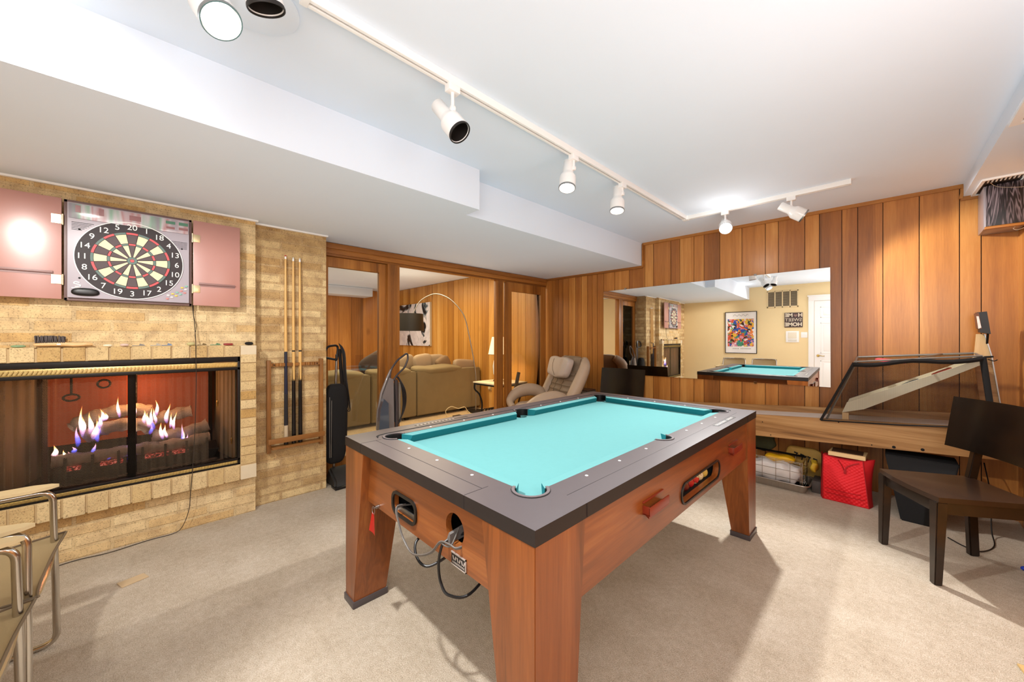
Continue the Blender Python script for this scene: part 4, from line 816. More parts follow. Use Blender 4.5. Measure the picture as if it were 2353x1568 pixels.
def head(name, label, top, drop, aim, lit, big=1.0, energy=0, size=1.2, group='spotlights on the ceiling track', track='y', off=(0,0,0), col=(1,.985,.965), at=None):
    top = V(top); t = thing(name, label, 'spotlight', top, 0, group); a = V(aim).normalized()
    if track: 
        s = (.018,.03) if track == 'y' else (.03,.018); MB().box((top.x-s[0],top.y-s[1],ZT-.03),(top.x+s[0],top.y+s[1],ZT+.004),.003).build('track_adapter', m_lampw, t)
    piv = top+V((0,0,-drop)); mb = MB().cyl(top+V((0,0,-.02)),piv,.008*big,seg=12); mb.puff(piv,(.012*big,.012*big,.014*big),seg=12); mb.build('stem', m_lampw, t)
    c = piv+V(off)-a*.02*big+V((0,0,-.035*big)) if at is None else V(at)-a*.105*big; k = big
    prof = [(0,-.085),(.026,-.085),(.032,-.079),(.032,-.005),(.036,.008),(.048,.026),(.051,.036),(.051,.105),(.0485,.107),(.046,.10),(.046,.075)]
    if big > 1.2: prof = [(0,-.11),(.035,-.11),(.046,-.10),(.05,-.08),(.0505,.105),(.048,.107),(.046,.10),(.046,.06)]
    b = MB().lathe([(r*k,h*k) for r, h in prof], c, a, 32).build('housing', m_lampw, t, smooth=50)
    MB().lathe([(.0512*k,.098*k),(.0525*k,.104*k),(.0512*k,.109*k),(.048*k,.109*k),(.047*k,.100*k)], c, a, 32).build('rim', m_steel if lit else m_reflector, b)
    MB().lathe([(.0455*k,.101*k),(.0455*k,.045*k),(.034*k,.02*k)], c, a, 32).build('baffle', m_white if lit else m_reflector, b, smooth=50)
    MB().lathe([(0,(.04 if big > 1.05 else .072)*k if lit else .03*k),(.043*k,(.038 if big > 1.05 else .070)*k if lit else .03*k)], c, a, 32).build('bulb', (m_lensB if lit > 1 else m_lens) if lit else plain('bulb_off','#6c6764',.2), b)
    if energy:
        L = bpy.data.lights.new('spot', 'SPOT'); L.energy = energy; L.spot_size = size; L.spot_blend = .45; L.shadow_soft_size = .035; L.color = col
        o = bpy.data.objects.new('lamp_light', L); COL.objects.link(o); o.location = c+a*.115*k; o.rotation_euler = a.to_track_quat('-Z','Y').to_euler()
E1 = 1.0
head('track_spotlight', 'unlit white track spotlight nearest the camera, tilted towards the right', (-1.37,.97,ZT), .10, (.53,.25,-.75), 0, off=(-.01,-.01,-.015))
head('track_spotlight', 'lit white track spotlight hanging second along the long track', (-1.37,1.875,ZT), .075, (.10,-.22,-.95), 1, energy=28*E1, size=1.5, off=(-.03,-.02,-.01))
head('track_spotlight', 'lit white track spotlight third along the long track, nearest the corner', (-1.37,2.47,ZT), .07, (.08,-.18,-.97), 1, energy=28*E1, size=1.5, off=(-.03,-.02,-.01))
head('track_spotlight', 'brightest lit spotlight by the far wood wall, facing the camera', (-1.03,3.665,ZT), .08, (.26,-.75,-.62), 2, energy=335*E1, size=1.6, track='x')
head('track_spotlight', 'white spotlight on the short track near the far wall, turned towards the right', (-.555,3.665,ZT), .08, (.82,.30,-.58), 1, energy=85*E1, size=1.5, track='x', off=(.01,0,0))
t = thing('ceiling_canopy', 'round white ceiling canopy at the top edge of the picture', 'canopy', (-1.535,.255,ZC))
MB().lathe([(0,0),(.14,0),(.14,-.008),(.11,-.02),(0,-.024)],(-1.535,.255,ZC),(0,0,1),48).build('disc', m_ceil, t)
head('canopy_spotlight', 'large lit white cylinder spotlight at the top left of the picture', (-1.50,.17,ZC-.02), .03, (.47,.30,-.8), 1, big=1.08, energy=215, size=1.75, track=None, group='spotlights on the round canopy', at=AZ(508,48,2.25))
head('canopy_spotlight', 'large unlit white spotlight beside the lit one under the round canopy', (-1.47,.28,ZC-.02), .03, (-.15,.30,-.91), 0, big=1.0, track=None, group='spotlights on the round canopy', at=AZ(612,20,2.30))
# ================================================================== recliner
t = thing('recliner_armchair', 'taupe leather recliner with a loose head cushion in the far left corner', 'armchair', (-3.13,3.62,0), math.radians(-27))
sm = lambda x: max(0,min(1,x))**2*(3-2*max(0,min(1,x)))
def shellf(u, w):
    x = (u-.5)*2; z = w; wd = .39*(1-.25*max(0,z-.55)**1.2*2.2)*(1-.12*(1-z)); sx = math.copysign(abs(x)**.9,x)
    return V((sx*wd, .19+.27*z+.02*math.sin(z*3)-.085*abs(x)**3, .36+.70*z-.03*abs(x)**4*z))
MB().sheet(shellf, 20, 20, .07).build('back_shell', m_leather, t, local=True, smooth=80)
def cushf(u, w):
    x = (u-.5)*2; z = w; wd = .335*(1-.2*max(0,z-.5)); groove = -.012*abs(math.sin(z*PI*9)) if z < .72 else -.006
    mid = .03*math.exp(-(x*3.2)**2)
    return V((x*wd, .125+.26*z-.035*(1-abs(x)**2.5)-groove*1.2+mid*.8+.03*abs(x)**3, .43+.62*z))
MB().sheet(cushf, 24, 60, .05).build('back_cushion', m_leather, t, local=True, smooth=60)
mb = MB()
for k in range(1,7): mb.tube([cushf(.06+.88*i/16, k/9*.98)+V((0,-.004,0)) for i in range(17)],.0028,5)
for u in (.06,.36,.64,.94): mb.tube([cushf(u, .04+.66*i/16)+V((0,-.004,0)) for i in range(17)],.0028,5)
mb.build('seam', m_leathd, t, local=True)
MB().puff((0,.235,.925),(.285,.06,.135),(-.30,0,0),.45,.4,32, lambda p: V((p.x*(1-.12*(p.z/.13)*-.6),p.y*(1-.35*math.exp(-(p.x*22)**2))+ .004*math.sin(p.x*60),p.z-.012*math.exp(-(p.x*14)**2)))).build('head_cushion', plain('head_leather','#b5a79c',.4,vary=.05,bump=.2,bscale=60), t, local=True, smooth=80)
mb = MB(); mb.tube([(0,.185-.05*math.cos((i-6)*.18),.82+i*.018) for i in range(13)],.003,6); mb.build('head_seam', m_leathd, t, local=True)
for s in (-1,1): MB().tube(spline([(s*.32,.10,.40),(s*.375,.20,.55),(s*.385,.31,.75),(s*.35,.41,.93),(s*.25,.46,1.02)],6),[.05+.025*math.sin(PI*i/24) for i in range(25)],14,flat=1.0).build('side_bolster', m_leather, t, local=True, smooth=80)
MB().puff((0,-.06,.39),(.29,.27,.085),(.06,0,0),.5,.5,32, lambda p: V((p.x,p.y,p.z+.006*math.sin(p.x*50)*math.sin(p.y*30)))).build('seat', m_leather, t, local=True, smooth=80)
for s in (-1,1):
    P = spline([(s*.34,.18,.46),(s*.385,.08,.565),(s*.405,-.08,.585),(s*.39,-.24,.54),(s*.33,-.34,.45),(s*.22,-.33,.38)],6)
    MB().tube(P,[.045+.03*math.sin(PI*min(1,.15+i/(len(P)-1))) for i in range(len(P))],16,flat=1.15).build('armrest', m_leather, t, local=True, smooth=80)
mb = MB().cyl((0,0,.06),(0,0,.32),.035)
for k in range(5): a = 2*PI*k/5+.3; mb.beam((0,0,.06),(math.cos(a)*.29,math.sin(a)*.29,.025),.05,.04,bev=.004)
mb.build('swivel_base', m_darkwood, t, local=True)
# ================================================================== espresso dining chairs
m_seatw = plain('seat_worn', '#2a1a10', .38, vary=.3, nscale=10, coat=.3)
def dining(label, loc, rz, group=None):
    t = thing('dining_chair', label, 'chair', loc, rz)
    seat = [(-.225,-.21)]+[(-.225+.45*k/12,-.21-.02*math.sin(PI*k/12)) for k in range(1,12)]+[(.225,-.21),(.222,-.17),(.205,.19),(.19,.215),(-.19,.215),(-.205,.19),(-.222,-.17)]
    MB().prism(seat, [], .440, .466).build('seat', m_seatw, t, local=True, smooth=30)
    mb = MB().box((-.20,-.205,.375),(.20,-.187,.442),.002).box((-.175,.185,.375),(.175,.203,.442),.002)
    for s in (-1,1): mb.beam((s*.203,-.19,.409),(s*.182,.19,.409),.018,.066,up=(0,0,1))
    mb.build('apron', m_darkwood, t, local=True)
    for s in (-1,1):
        x = s*.2; MB().hexa([(x-.018,-.222,0),(x+.018,-.222,0),(x+.018,-.188,0),(x-.018,-.188,0),(x-.027,-.218,.441),(x+.027,-.218,.441),(x+.027,-.170,.441),(x-.027,-.170,.441)],.004).build('leg', m_darkwood, t, local=True)
        mb = MB().beam((s*.19,.225,0),(s*.185,.205,.44),.034,.045,up=(0,1,0),bev=.005); mb.build('leg', m_darkwood, t, local=True)
        MB().beam((s*.185,.205,.43),(s*.175,.262,.80),.032,.042,up=(0,1,0),bev=.004).build('back_post', m_darkwood, t, local=True)
    fn = lambda u, w: V(((u-.5)*.50*(1+.02*w), .215+.055*(w)+.05-.055*(1-(2*u-1)**2)+.03*(2*u-1)**2*-1+.03, .635+.30*w+.008*(2*u-1)))
    fn = lambda u, w: V(((u-.5)*.545, .188+.045*w-.042*(2*u-1)**2, .632+.305*w))
    MB().sheet(fn, 24, 8, .018).build('backrest', wood('espresso_back', [(.3,'#0d0b0a'),(.6,'#171210'),(.8,'#221913')], 'X', .16, fine=40, coarse=6, coat=.8, islandvar=.05), t, local=True, smooth=50)
    return t
dining('dark espresso wooden chair with a curved back at the right edge of the picture', (.245,3.245,0), math.radians(-60))
dining('dark wooden chair against the mirror wall, only its curved back showing beyond the table', (-2.2,3.80,0), math.radians(3))
# ================================================================== leather and chrome armchairs
def sling(label, loc):
    t = thing('chrome_armchair', label, 'chair', loc, PI, 'leather and chrome armchairs in the near left corner')
    for s in (-1,1):
        P = fillet([(s*.23,.25,.655),(s*.23,-.255,.665),(s*.265,-.262,.014),(s*.265,.27,.014),(s*.235,.265,.655)], .045, 6)
        MB().tube(P,.011,12).build('side_frame', m_chrome, t, local=True, smooth=80)
        MB().tube(fillet([(s*.235,.245,.40),(s*.225,.27,.64),(s*.215,.34,.84),(0,.385,.84)],.05,6)+[V((0,.385,.84))],.0115,10).build('back_frame', m_chrome, t, local=True, smooth=80)
        MB().tube([(s*.262,-.258,.435),(s*.245,.26,.40)],.009,8).build('seat_rail', m_chrome, t, local=True)
        MB().box((s*.265-.014,-.12,-.0),(s*.265+.014,.0,.006),.002).build('floor_glide', m_black, t, local=True)
        ar = [(s*.23-.038,.24),(s*.23-.040,-.20),(s*.23-.022,-.25),(s*.23,-.272),(s*.23+.022,-.25),(s*.23+.040,-.20),(s*.23+.038,.24)]
        ap = MB(); ap.prism(ar, [], .678, .69); ap.build('arm_pad', m_sling, t, local=True); 
    mb = MB(); mb.tube([(-.262,-.255,.425),(-.1,-.26,.40),(.1,-.26,.40),(.262,-.255,.425)],.009,8); mb.build('front_rail', m_chrome, t, local=True)
    def sf(u, w):
        x = (2*u-1); y = -.285+.555*w; c = sm((.16-w)/.16)
        return V((x*(.258+.022*sm(1-w*3)), y+.045*abs(x)**6*0+.02*(1-abs(x)**3)*c, .452-.03*w-.035*(1-x*x)*(1-.5*c)+.012*abs(x)**8))
    MB().sheet(sf, 24, 20, .006).build('seat_sling', m_sling, t, local=True, smooth=60)
    mb = MB()
    for u in (0.0,1.0): mb.tube([sf(u,w/20)+V((0,0,.001)) for w in range(21)],.0045,6)
    mb.tube([sf(u/24,0)+V((0,0,.001)) for u in range(25)],.0045,6); mb.build('seat_edge', m_slingd, t, local=True)
    bf = lambda u, w: V(((2*u-1)*.225, .275+.05*w+.075*(1-(2*u-1)**2)*(.4+.6*w), .60+.245*w+.0*(1-(2*u-1)**2)))
    MB().sheet(bf, 20, 6, .006).build('back_sling', m_sling, t, local=True, smooth=60)
    return t
sling('leather and chrome armchair nearer the fireplace', (-2.205,-.54,0))
sling('leather and chrome armchair nearer the camera at the bottom left corner', (-1.635,-.545,0))
# ================================================================== upright vacuum cleaners by the glass
t = thing('upright_vacuum', 'black upright vacuum cleaner with cloth bag standing beside the brick column', 'vacuum cleaner', (-3.46,1.20,0))
m_vb = plain('vac_cloth','#0b0a0b',.9); m_vp = plain('vac_plastic','#2b2927',.35)
MB().hexa([(-3.56,1.13,.0),(-3.30,1.13,.0),(-3.30,1.37,.0),(-3.56,1.37,.0),(-3.56,1.16,.13),(-3.36,1.15,.06),(-3.36,1.35,.06),(-3.56,1.34,.13)],.015).build('floor_head', m_vp, t)
MB().box((-3.40,1.13,.0),(-3.295,1.38,.02),.004).build('bumper', m_black, t)
MB().puff((-3.50,1.20,.53),(.065,.10,.36),(0,.05,0),.5,.7,28).build('dust_bag', m_vb, t, smooth=80)
MB().tube([(-3.57,1.21,.10),(-3.575,1.225,.70),(-3.57,1.235,1.15)],.011,10).build('handle_tube', m_steel, t)
MB().tube(fillet([(-3.565,1.235,1.10),(-3.56,1.245,1.235),(-3.53,1.14,1.225),(-3.52,1.10,1.13),(-3.54,1.225,1.10)],.04,5),.010,8).build('handle_grip', m_black, t)
mb = MB()
for k in range(5):
    o = k*.006; mb.tube(spline([(-3.54,1.245+o,1.25-o),(-3.525,1.27+o,1.15),(-3.52,1.28+o,.95),(-3.52,1.30+o*1.6,.72-.02*k),(-3.525,1.275+o,.66),(-3.53,1.26+o,.85),(-3.545,1.24+o,1.2)],5),.004,6)
mb.tube(spline([(-3.53,1.29,.70),(-3.51,1.30,.5),(-3.50,1.31,.25),(-3.5,1.36,.02)],5),.003,6); mb.build('cord_coil', m_black, t)
mb = MB(); [mb.tube([(-3.433+.001*k,1.13+k*.016,.78-abs(k)*.03),(-3.433,1.13+k*.012,.25)],.002,5) for k in (0,1)]; mb.build('bag_piping', m_steel, t)
t = thing('carpet_cleaner', 'grey upright carpet cleaner with black hoses in front of the glass panel', 'vacuum cleaner', (-3.40,1.72,0))
m_vg = plain('vac_grey','#77706e',.25,vary=.03,coat=.5); m_vd = plain('vac_dark','#3a3436',.3,coat=.3)
C = lambda px, py, x=-3.42: AX(px, py, x)
b = [C(867,985),C(903,985),C(907,850),C(893,850)]
MB().prism([(p.y,p.z) for p in (C(868,990),C(869,950),C(878,908),C(893,868),C(902,872),C(904,990))],[],-3.46,-3.40,mode='x').build('body', m_vg, t)
MB().prism([(p.y,p.z) for p in (C(862,990),C(866,940),C(874,915),C(884,925),C(886,990))],[],-3.39,-3.34,mode='x').build('clean_tank', plain('tank_blue','#3f4854',.15,coat=.8), t)
MB().box((-3.53,1.52,0),(-3.25,1.86,.12),.03).box((-3.48,1.60,.1),(-3.36,1.78,.35),.03).build('base', m_vd, t)
MB().tube([C(868,960),C(876,905),C(890,868),C(898,850)],[.014,.013,.012,.010],12).build('spine', m_vg, t)
MB().tube(fillet([C(895,872),C(898,850),C(913,828),C(936,811),C(938,824),C(930,845),C(912,862),C(904,875)],.03,6),.0095,12).build('handle_loop', m_vd, t)
MB().tube([C(910,874),C(912,930),C(911,985)],.018,12).build('rear_column', m_vd, t)
mb = MB()
for k in range(4): mb.tube(spline([C(912+k,866),C(922+3*k,885+4*k),C(926+2*k,930),C(919+k,968-3*k),C(910,974),C(904+k,950),C(905+k,900),C(911,872)],6),.0055,8)
mb.build('hose', m_black, t)
mb = MB(); P = spline([C(908,880,-3.45),C(906,930,-3.45),C(908,970,-3.45)],8); mb.tube(P,[.014+.002*(i%2) for i in range(len(P))],10); mb.tube([p+V((0,.05,0)) for p in P],[.014+.002*(i%2) for i in range(len(P))],10); mb.build('ribbed_hose', plain('hose_grey','#8c8376',.5), t)
# ================================================================== little side table with magazines in the corner
t = thing('magazine_table', 'low dark table beside the recliner', 'table', (-2.83,4.12,0))
MB().box((-2.96,4.0,.545),(-2.70,4.24,.565),.003).build('tabletop', m_darkwood, t)
for x in (-2.94,-2.72):
    for y in (4.02,4.22): MB().box((x-.012,y-.012,0),(x+.012,y+.012,.545)).build('leg', m_darkwood, t)
for k, (c, lab) in enumerate([('#3d3f3a','dark magazine at the bottom of the stack beside the recliner'),('#7d786c','grey magazine in the middle of the stack beside the recliner'),('#4d3a2e','brown covered magazine on top of the stack beside the recliner')]):
    nt = plain('magazine_%d' % k, c, .35, vary=.5, nscale=22); tag(MB().box((-2.955+.006*k,4.01,.566+k*.021),(-2.715-.004*k,4.22-.006*k,.566+k*.021+.0195),.002).build('magazine', nt), lab, 'magazine', 'magazines stacked beside the recliner')
# ================================================================== arcade ball-roll game along the far wall
t = thing('arcade_ball_game', 'long oak-look alley roller game with a black net cage along the panelled wall', 'arcade game', (-.5,4.08,.4))
YN = 3.93
tl, tr_, br, bl = AY(1540,941,YN), AY(2353,989.5,YN), AY(2353,1064,YN), AY(1540,981,YN)
MB().prism([(p.x,p.z) for p in (tl,tr_,br,bl)],[],YN,YN+.018,mode='y').build('side_panel', m_lam, t)
MB().prism([(p.x,p.z) for p in (tl,tr_,br,bl)],[],4.24,4.258,mode='y').build('side_panel', m_lam, t)
MB().hexa([(tl.x,YN+.018,tl.z-.02),(tr_.x,YN+.018,tr_.z-.02),(tr_.x,4.24,tr_.z-.02),(tl.x,4.24,tl.z-.02),(tl.x,YN+.018,tl.z-.005),(tr_.x,YN+.018,tr_.z-.005),(tr_.x,4.24,tr_.z-.005),(tl.x,4.24,tl.z-.005)]).build('lane', plain('lane_white','#d2cdc8',.3), t)
MB().hexa([(tl.x,4.225,tl.z-.02),(tr_.x,4.225,tr_.z-.02),(tr_.x,4.258,tr_.z-.02),(tl.x,4.258,tl.z-.02),(tl.x,4.225,tl.z+.045),(tr_.x,4.225,tr_.z+.05),(tr_.x,4.258,tr_.z+.05),(tl.x,4.258,tl.z+.045)],.002).build('back_rail', m_lam, t)
MB().hexa([(tl.x,YN+.018,bl.z+.01),(tr_.x,YN+.018,br.z+.01),(tr_.x,4.24,br.z+.01),(tl.x,4.24,bl.z+.01),(tl.x,YN+.018,bl.z+.02),(tr_.x,YN+.018,br.z+.02),(tr_.x,4.24,br.z+.02),(tl.x,4.24,bl.z+.02)]).build('underside', m_blackmat, t)
MB().prism([(tl.x,bl.z),(tl.x+.018,bl.z),(tl.x+.018,tl.z),(tl.x,tl.z)],[],YN+.018,4.24,mode='y').build('end_panel', m_lam, t)
for x in (tl.x+.05,):
    for y in (YN+.02,4.19): MB().box((x,y,0),(x+.05,y+.05,bl.z+.02 if x < 0 else br.z),.002).build('leg', m_blackmat, t)
mb = MB()
for px, py, r in ((1752,970,.004),(1771,1000,.004),(2003,1023,.004),(2054,1028,.010),(2120,1034,.010),(1927,971,.004)):
    p = AY(px, py, YN); mb.lathe([(0,0),(r,0),(r,.003),(0,.003)],(p.x,YN,p.z),(0,-1,0),14)
mb.build('bolt', m_blackmat, t)
nt = NT('net_fabric'); tr = nt.n('ShaderNodeBsdfTransparent'); v = nt.coord(); w = nt.n('ShaderNodeTexWave', bands_direction='X', Scale=60); nt.l(v, w.inputs['Vector']); w2 = nt.n('ShaderNodeTexWave', bands_direction='Z', Scale=60); nt.l(v, w2.inputs['Vector'])
mx = nt.n('ShaderNodeMixShader'); nt.l(nt.math('MULTIPLY_ADD', nt.math('MAXIMUM', w.outputs['Fac'], w2.outputs['Fac']), .40, .06), mx.inputs[0]); nt.l(tr.outputs[0], mx.inputs[1]); nt.l(nt.b.outputs[0], mx.inputs[2]); nt.l(mx.outputs[0], nt.out.inputs[0]); nt.bsdf(Base_Color=srgb('#2a221e'), Roughness=.9)
yf, yb = 3.905, 4.27
a0, a1, a2, a3 = AY(1886,966,yf), AY(1962,834,yf), AY(2258,821,yf), AY(2283,985,yf)
m0, m1 = AY(2062,977,yf), AY(2190,979,yf)
c0, c1, c2, c3 = AY(1917,934,yb), AY(1970,821,yb), AY(2240,812,yb), AY(2262,960,yb)
lerp = lambda a, b, u: a+(b-a)*u
def netf(u, w):
    bot = lerp(a0,m0,u*1.7) if u < 1/1.7 else lerp(m0,a3,(u-1/1.7)/(1-1/1.7)); p = lerp(bot, lerp(a1,a2,u), w)
    return V((p.x, p.y-.018*math.sin(w*PI)*math.sin(u*PI)+.004*math.sin(u*30)*w, p.z-(.0 if w < 1 else .004*math.sin(u*PI))))
MB().sheet(netf, 30, 8).build('net', nt.m, t)
MB().sheet(lambda u, w: lerp(lerp(a0,c0,u),lerp(a1,c1,u),w), 6, 8).build('net', nt.m, t)
MB().sheet(lambda u, w: lerp(lerp(c0,c3,u),lerp(c1,c2,u),w), 8, 8).build('net', nt.m, t)
mb = MB(); hem = lambda a, b: None
m_hem = plain('net_hem','#110e0d',.9)
mb.tube([netf(u/20,0) for u in range(21)],.010,8,flat=.5); mb.tube([a0+V((0,-.003,0)),a1+V((0,-.003,0))],.012,8,flat=.5); mb.tube([lerp(a1,a2,u/10)+V((0,-.003,-.014-.01*math.sin(u*.31*PI))) for u in range(11)],[.013]*11,8,flat=1.2); mb.tube([a2+V((0,-.004,0)),a3+V((0,-.004,0))],.020,8,flat=.4); mb.build('net_hem', m_hem, t)
mb = MB(); mb.tube([a1+V((0,0,.008)),a2+V((0,0,.008))],.006,8).tube([c1,c2],.008,8).tube([a1+V((.01,0,0)),c1],.008,8).tube([lerp(a0,a1,.03)+V((.03,.015,0)),a1+V((.012,.01,0))],.007,8).tube([a2,c2],.007,8)
mb.tube([lerp(a1,a2,.55)+V((0,0,.012)),lerp(c1,c2,.75)],.007,8); mb.build('net_frame', plain('frame_grey','#8d8a84',.35,.6), t)
# inclined target board with side walls
def strip(pa, pb, y, th, name, m):
    A, B = AY(*pa[0],y), AY(*pa[1],y); Cc, D = AY(*pb[1],y), AY(*pb[0],y); return MB().prism([(p.x,p.z) for p in (A,B,Cc,D)],[],y,y+th,mode='y').build(name, m, t)
o = AY(1935,945,3.96); 
MB().prism([(p.x,p.z) for p in (AY(1935,948,3.96),AY(1946,925,3.96),AY(2180,850,3.96),AY(2258,822,3.96),AY(2262,836,3.96),AY(2180,868,3.96),AY(1985,941,3.96))],[],3.96,3.978,mode='y').build('ramp_side', m_cream, t)
MB().prism([(p.x,p.z) for p in (AY(1935,948,3.96),AY(1946,925,3.96),AY(2180,850,3.96),AY(2258,822,3.96),AY(2262,836,3.96),AY(2180,868,3.96),AY(1985,941,3.96))],[],4.205,4.222,mode='y').build('ramp_side', m_cream, t)
A, B = AY(1950,938,3.96), AY(2255,832,3.96)
MB().hexa([(A.x,3.978,A.z-.012),(B.x,3.978,B.z-.012),(B.x,4.205,B.z-.012),(A.x,4.205,A.z-.012),(A.x,3.978,A.z),(B.x,3.978,B.z),(B.x,4.205,B.z),(A.x,4.205,A.z)]).build('target_board', plain('board_cream2','#cfc39b',.5), t)
for u, mcol in ((.28,'#c9a832'),(.52,'#2f5577'),(.76,'#a8402c')):
    c = lerp(A,B,u); n = V((-(B.z-A.z),0,B.x-A.x)).normalized(); MB().lathe([(.05,0),(.055,0),(.055,.02),(.05,.02)],(c.x,4.09,c.z),n,28).build('score_ring', plain('ring_'+mcol,mcol,.5), t)
p = AY(2045,829,4.12); MB().lathe([(.045,0),(.085,0),(.085,.015),(.07,.022),(.045,.018)],(p.x,4.12,p.z-.012),(.1,0,1),32).build('bonus_cup', plain('cup_pink','#d4525c',.4), t)
MB().box((AY(1935,948,3.96).x-.0,3.965,.60),(AY(1950,948,3.96).x,4.0,AY(1935,948,3.96).z),.002).build('ramp_foot', m_pale, t)
q = [AY(2243,768,4.22),AY(2262,768,4.22),AY(2278,818,4.22),AY(2300,940,4.22),AY(2303,1000,4.22),AY(2262,1000,4.22),AY(2238,822,4.22)]
MB().prism([(p.x,p.z) for p in (q[0],q[1],q[2],q[6])],[],4.22,4.238,mode='y').build('score_post', m_pale, t)
MB().prism([(p.x,p.z) for p in (q[6],q[2],q[3],q[4],q[5])],[],4.22,4.238,mode='y').build('score_post', m_lam, t)
mb = MB(); mb.beam(q[1],q[2],.006,.03,up=(0,1,0)); mb.beam(q[2],q[3],.006,.03,up=(0,1,0)); mb.build('post_edge', m_steel, t)
u0, u1 = AY(2246,716,4.15), AY(2276,770,4.15)
un = MB(); P = [AY(2245,718,4.15),AY(2268,716,4.15),AY(2277,768,4.15),AY(2252,764,4.15)]
un.prism([(p.x,p.z) for p in P],[],4.15,4.24,mode='y').build('score_unit', m_black, t)
MB().prism([(p.x,p.z) for p in (AY(2242,720,4.15),AY(2249,719,4.15),AY(2256,756,4.15),AY(2247,755,4.15))],[],4.145,4.235,mode='y').build('unit_face', plain('unit_brown','#6e4632',.5), t)
MB().prism([(p.x,p.z) for p in (AY(2243.5,727,4.144),AY(2249,727,4.144),AY(2255,753,4.144),AY(2248,756,4.144))],[],4.1435,4.145,mode='y').build('unit_decal', plain('decal_white','#e8e4dc',.4,vary=.3,nscale=90), t)
mb = MB().beam(AY(2270,768,4.18),AY(2268,790,4.21),.01,.01); mb.cyl(AY(2255,821,4.2),AY(2283,820,4.2),.006,seg=8); mb.tube(spline([AY(2270,826,4.2),AY(2284,830,4.2),AY(2292,827,4.2)],5),.003,6); mb.build('bracket', m_blackmat, t)
# ================================================================== things under the game
y0 = 3.915
b0, b1, b2 = AY(1893,1146,y0), AY(1997,1170,y0), AY(2014,1160,4.06)
t = thing('insulated_bag', 'bright red quilted insulated bag standing on the carpet under the game', 'bag', (-.24,4.0,0))
ztl, ztr = AY(1893,1040,y0).z, AY(1985,1060,y0).z
nt = NT('quilted_red'); v = nt.coord(); w = nt.n('ShaderNodeTexWave', bands_direction='DIAGONAL', Scale=22); nt.l(v, w.inputs['Vector']); w2 = nt.n('ShaderNodeTexWave', bands_direction='DIAGONAL', Scale=22); mp = nt.n('ShaderNodeMapping'); mp.inputs['Scale'].default_value = (-1,1,1); nt.l(v, mp.inputs[0]); nt.l(mp.outputs[0], w2.inputs['Vector'])
nt.bump(nt.math('ADD', w.outputs['Fac'], w2.outputs['Fac']), .5, .004); nt.bsdf(Base_Color=srgb('#e0101f'), Roughness=.6)
def bagf(u, w):   # front panel
    x = -.385+.27*u; z = .345*w; return V((x+.012*w*(1-u)*-.3-.035*w*sm((u-.6)/.4), 3.905-.012*math.sin(PI*u)*math.sin(PI*w)+.055*w**2.2+.01*math.sin(w*9+u*3)*w, z-.012*w*math.sin(PI*u)))
mb = MB(); mb.sheet(bagf, 16, 16); mb.build('front_panel', nt.m, t, smooth=80)
mb = MB(); bk = lambda u, w: V((-.385+.27*u, 4.08-.05*w**2, .345*w)); mb.sheet(bk, 8, 8)
for u in (0, 1):
    mb.sheet(lambda s_, w, u=u: lerp(bagf(u,w),bk(u,w),s_)+V(((1 if u else -1)*(.022*math.sin(PI*s_)*(1-w)+(.05*w**2*math.sin(PI*s_) if u else .012*w)),0,.015*w*math.sin(PI*s_))), 8, 12)
mb.sheet(lambda u, s_: lerp(bagf(u,1),bk(u,1),s_), 10, 4); mb.sheet(lambda u, s_: lerp(bagf(u,0),bk(u,0),s_), 4, 4); mb.build('body', m_red, t, smooth=60)
mb = MB(); mb.tube([bagf(0,k/12) for k in range(13)],.004,6).tube([bagf(1,k/12) for k in range(13)],.004,6).tube([bagf(k/12,0) for k in range(13)],.004,6).tube([bagf(k/12,1) for k in range(13)],.005,6)
mb.tube([bagf(.06+.88*k/12,.17)+V((0,-.003,0)) for k in range(13)],.002,5).tube([bagf(.06+.8*k/12,.27)+V((0,-.003,0)) for k in range(13)],.002,5); mb.build('piping', m_redd, t)
mb = MB(); mb.tube(spline([bagf(.34,.97)+V((0,-.006,0)),bagf(.44,.84)+V((0,-.008,0)),bagf(.49,.74)+V((0,-.01,0)),bagf(.53,.84)+V((0,-.008,0)),bagf(.68,.92)+V((0,-.006,0)),bagf(.9,.95)+V((0,-.006,0))],6),.005,6,flat=.5); mb.cbox(bagf(.5,.73)+V((0,-.012,0)),(.016,.006,.03),.002); mb.build('strap', m_redd, t)
w = MB(); w.hexa([(-.355,3.935,.352),(-.135,3.935,.352),(-.125,4.10,.352),(-.345,4.10,.352),(-.355,3.935,.384),(-.135,3.935,.384),(-.125,4.10,.384),(-.345,4.10,.384)],.002)
t2 = thing('wooden_tray', 'shallow pale wooden tray upside down on top of the red bag', 'tray', (-.24,4.0,.352)); w.build('tray_body', m_paleX, t2); MB().box((-.335,3.95,.384),(-.15,4.09,.387)).build('tray_base', plain('tray_dark','#4e3422',.5), t2)
t = thing('waste_bin', 'tall black tapered bin behind the espresso chair', 'bin', (.13,3.96,0))
MB().hexa([(.05,3.83,0),(.24,3.83,0),(.24,4.06,0),(.05,4.06,0),(-.03,3.80+.145,.43),(.33,3.945,.43),(.33,4.18,.43),(-.03,4.18,.43)],.006).build('bin_body', plain('bin_black','#0e0e10',.85), t)
t = thing('foil_tray', 'large ribbed aluminium foil tray on the carpet by the red bag', 'tray', (-.72,4.02,0))
m_foil = plain('foil','#b5aca2',.35,.85,vary=.1,nscale=30); n = 120; mb = MB(); R = [(-.98,3.90,-.50,4.18,0,.03,0),(-.99,3.885,-.48,4.19,.06,.04,.003),(-1.0,3.875,-.468,4.20,.066,.05,0)]
rings = []
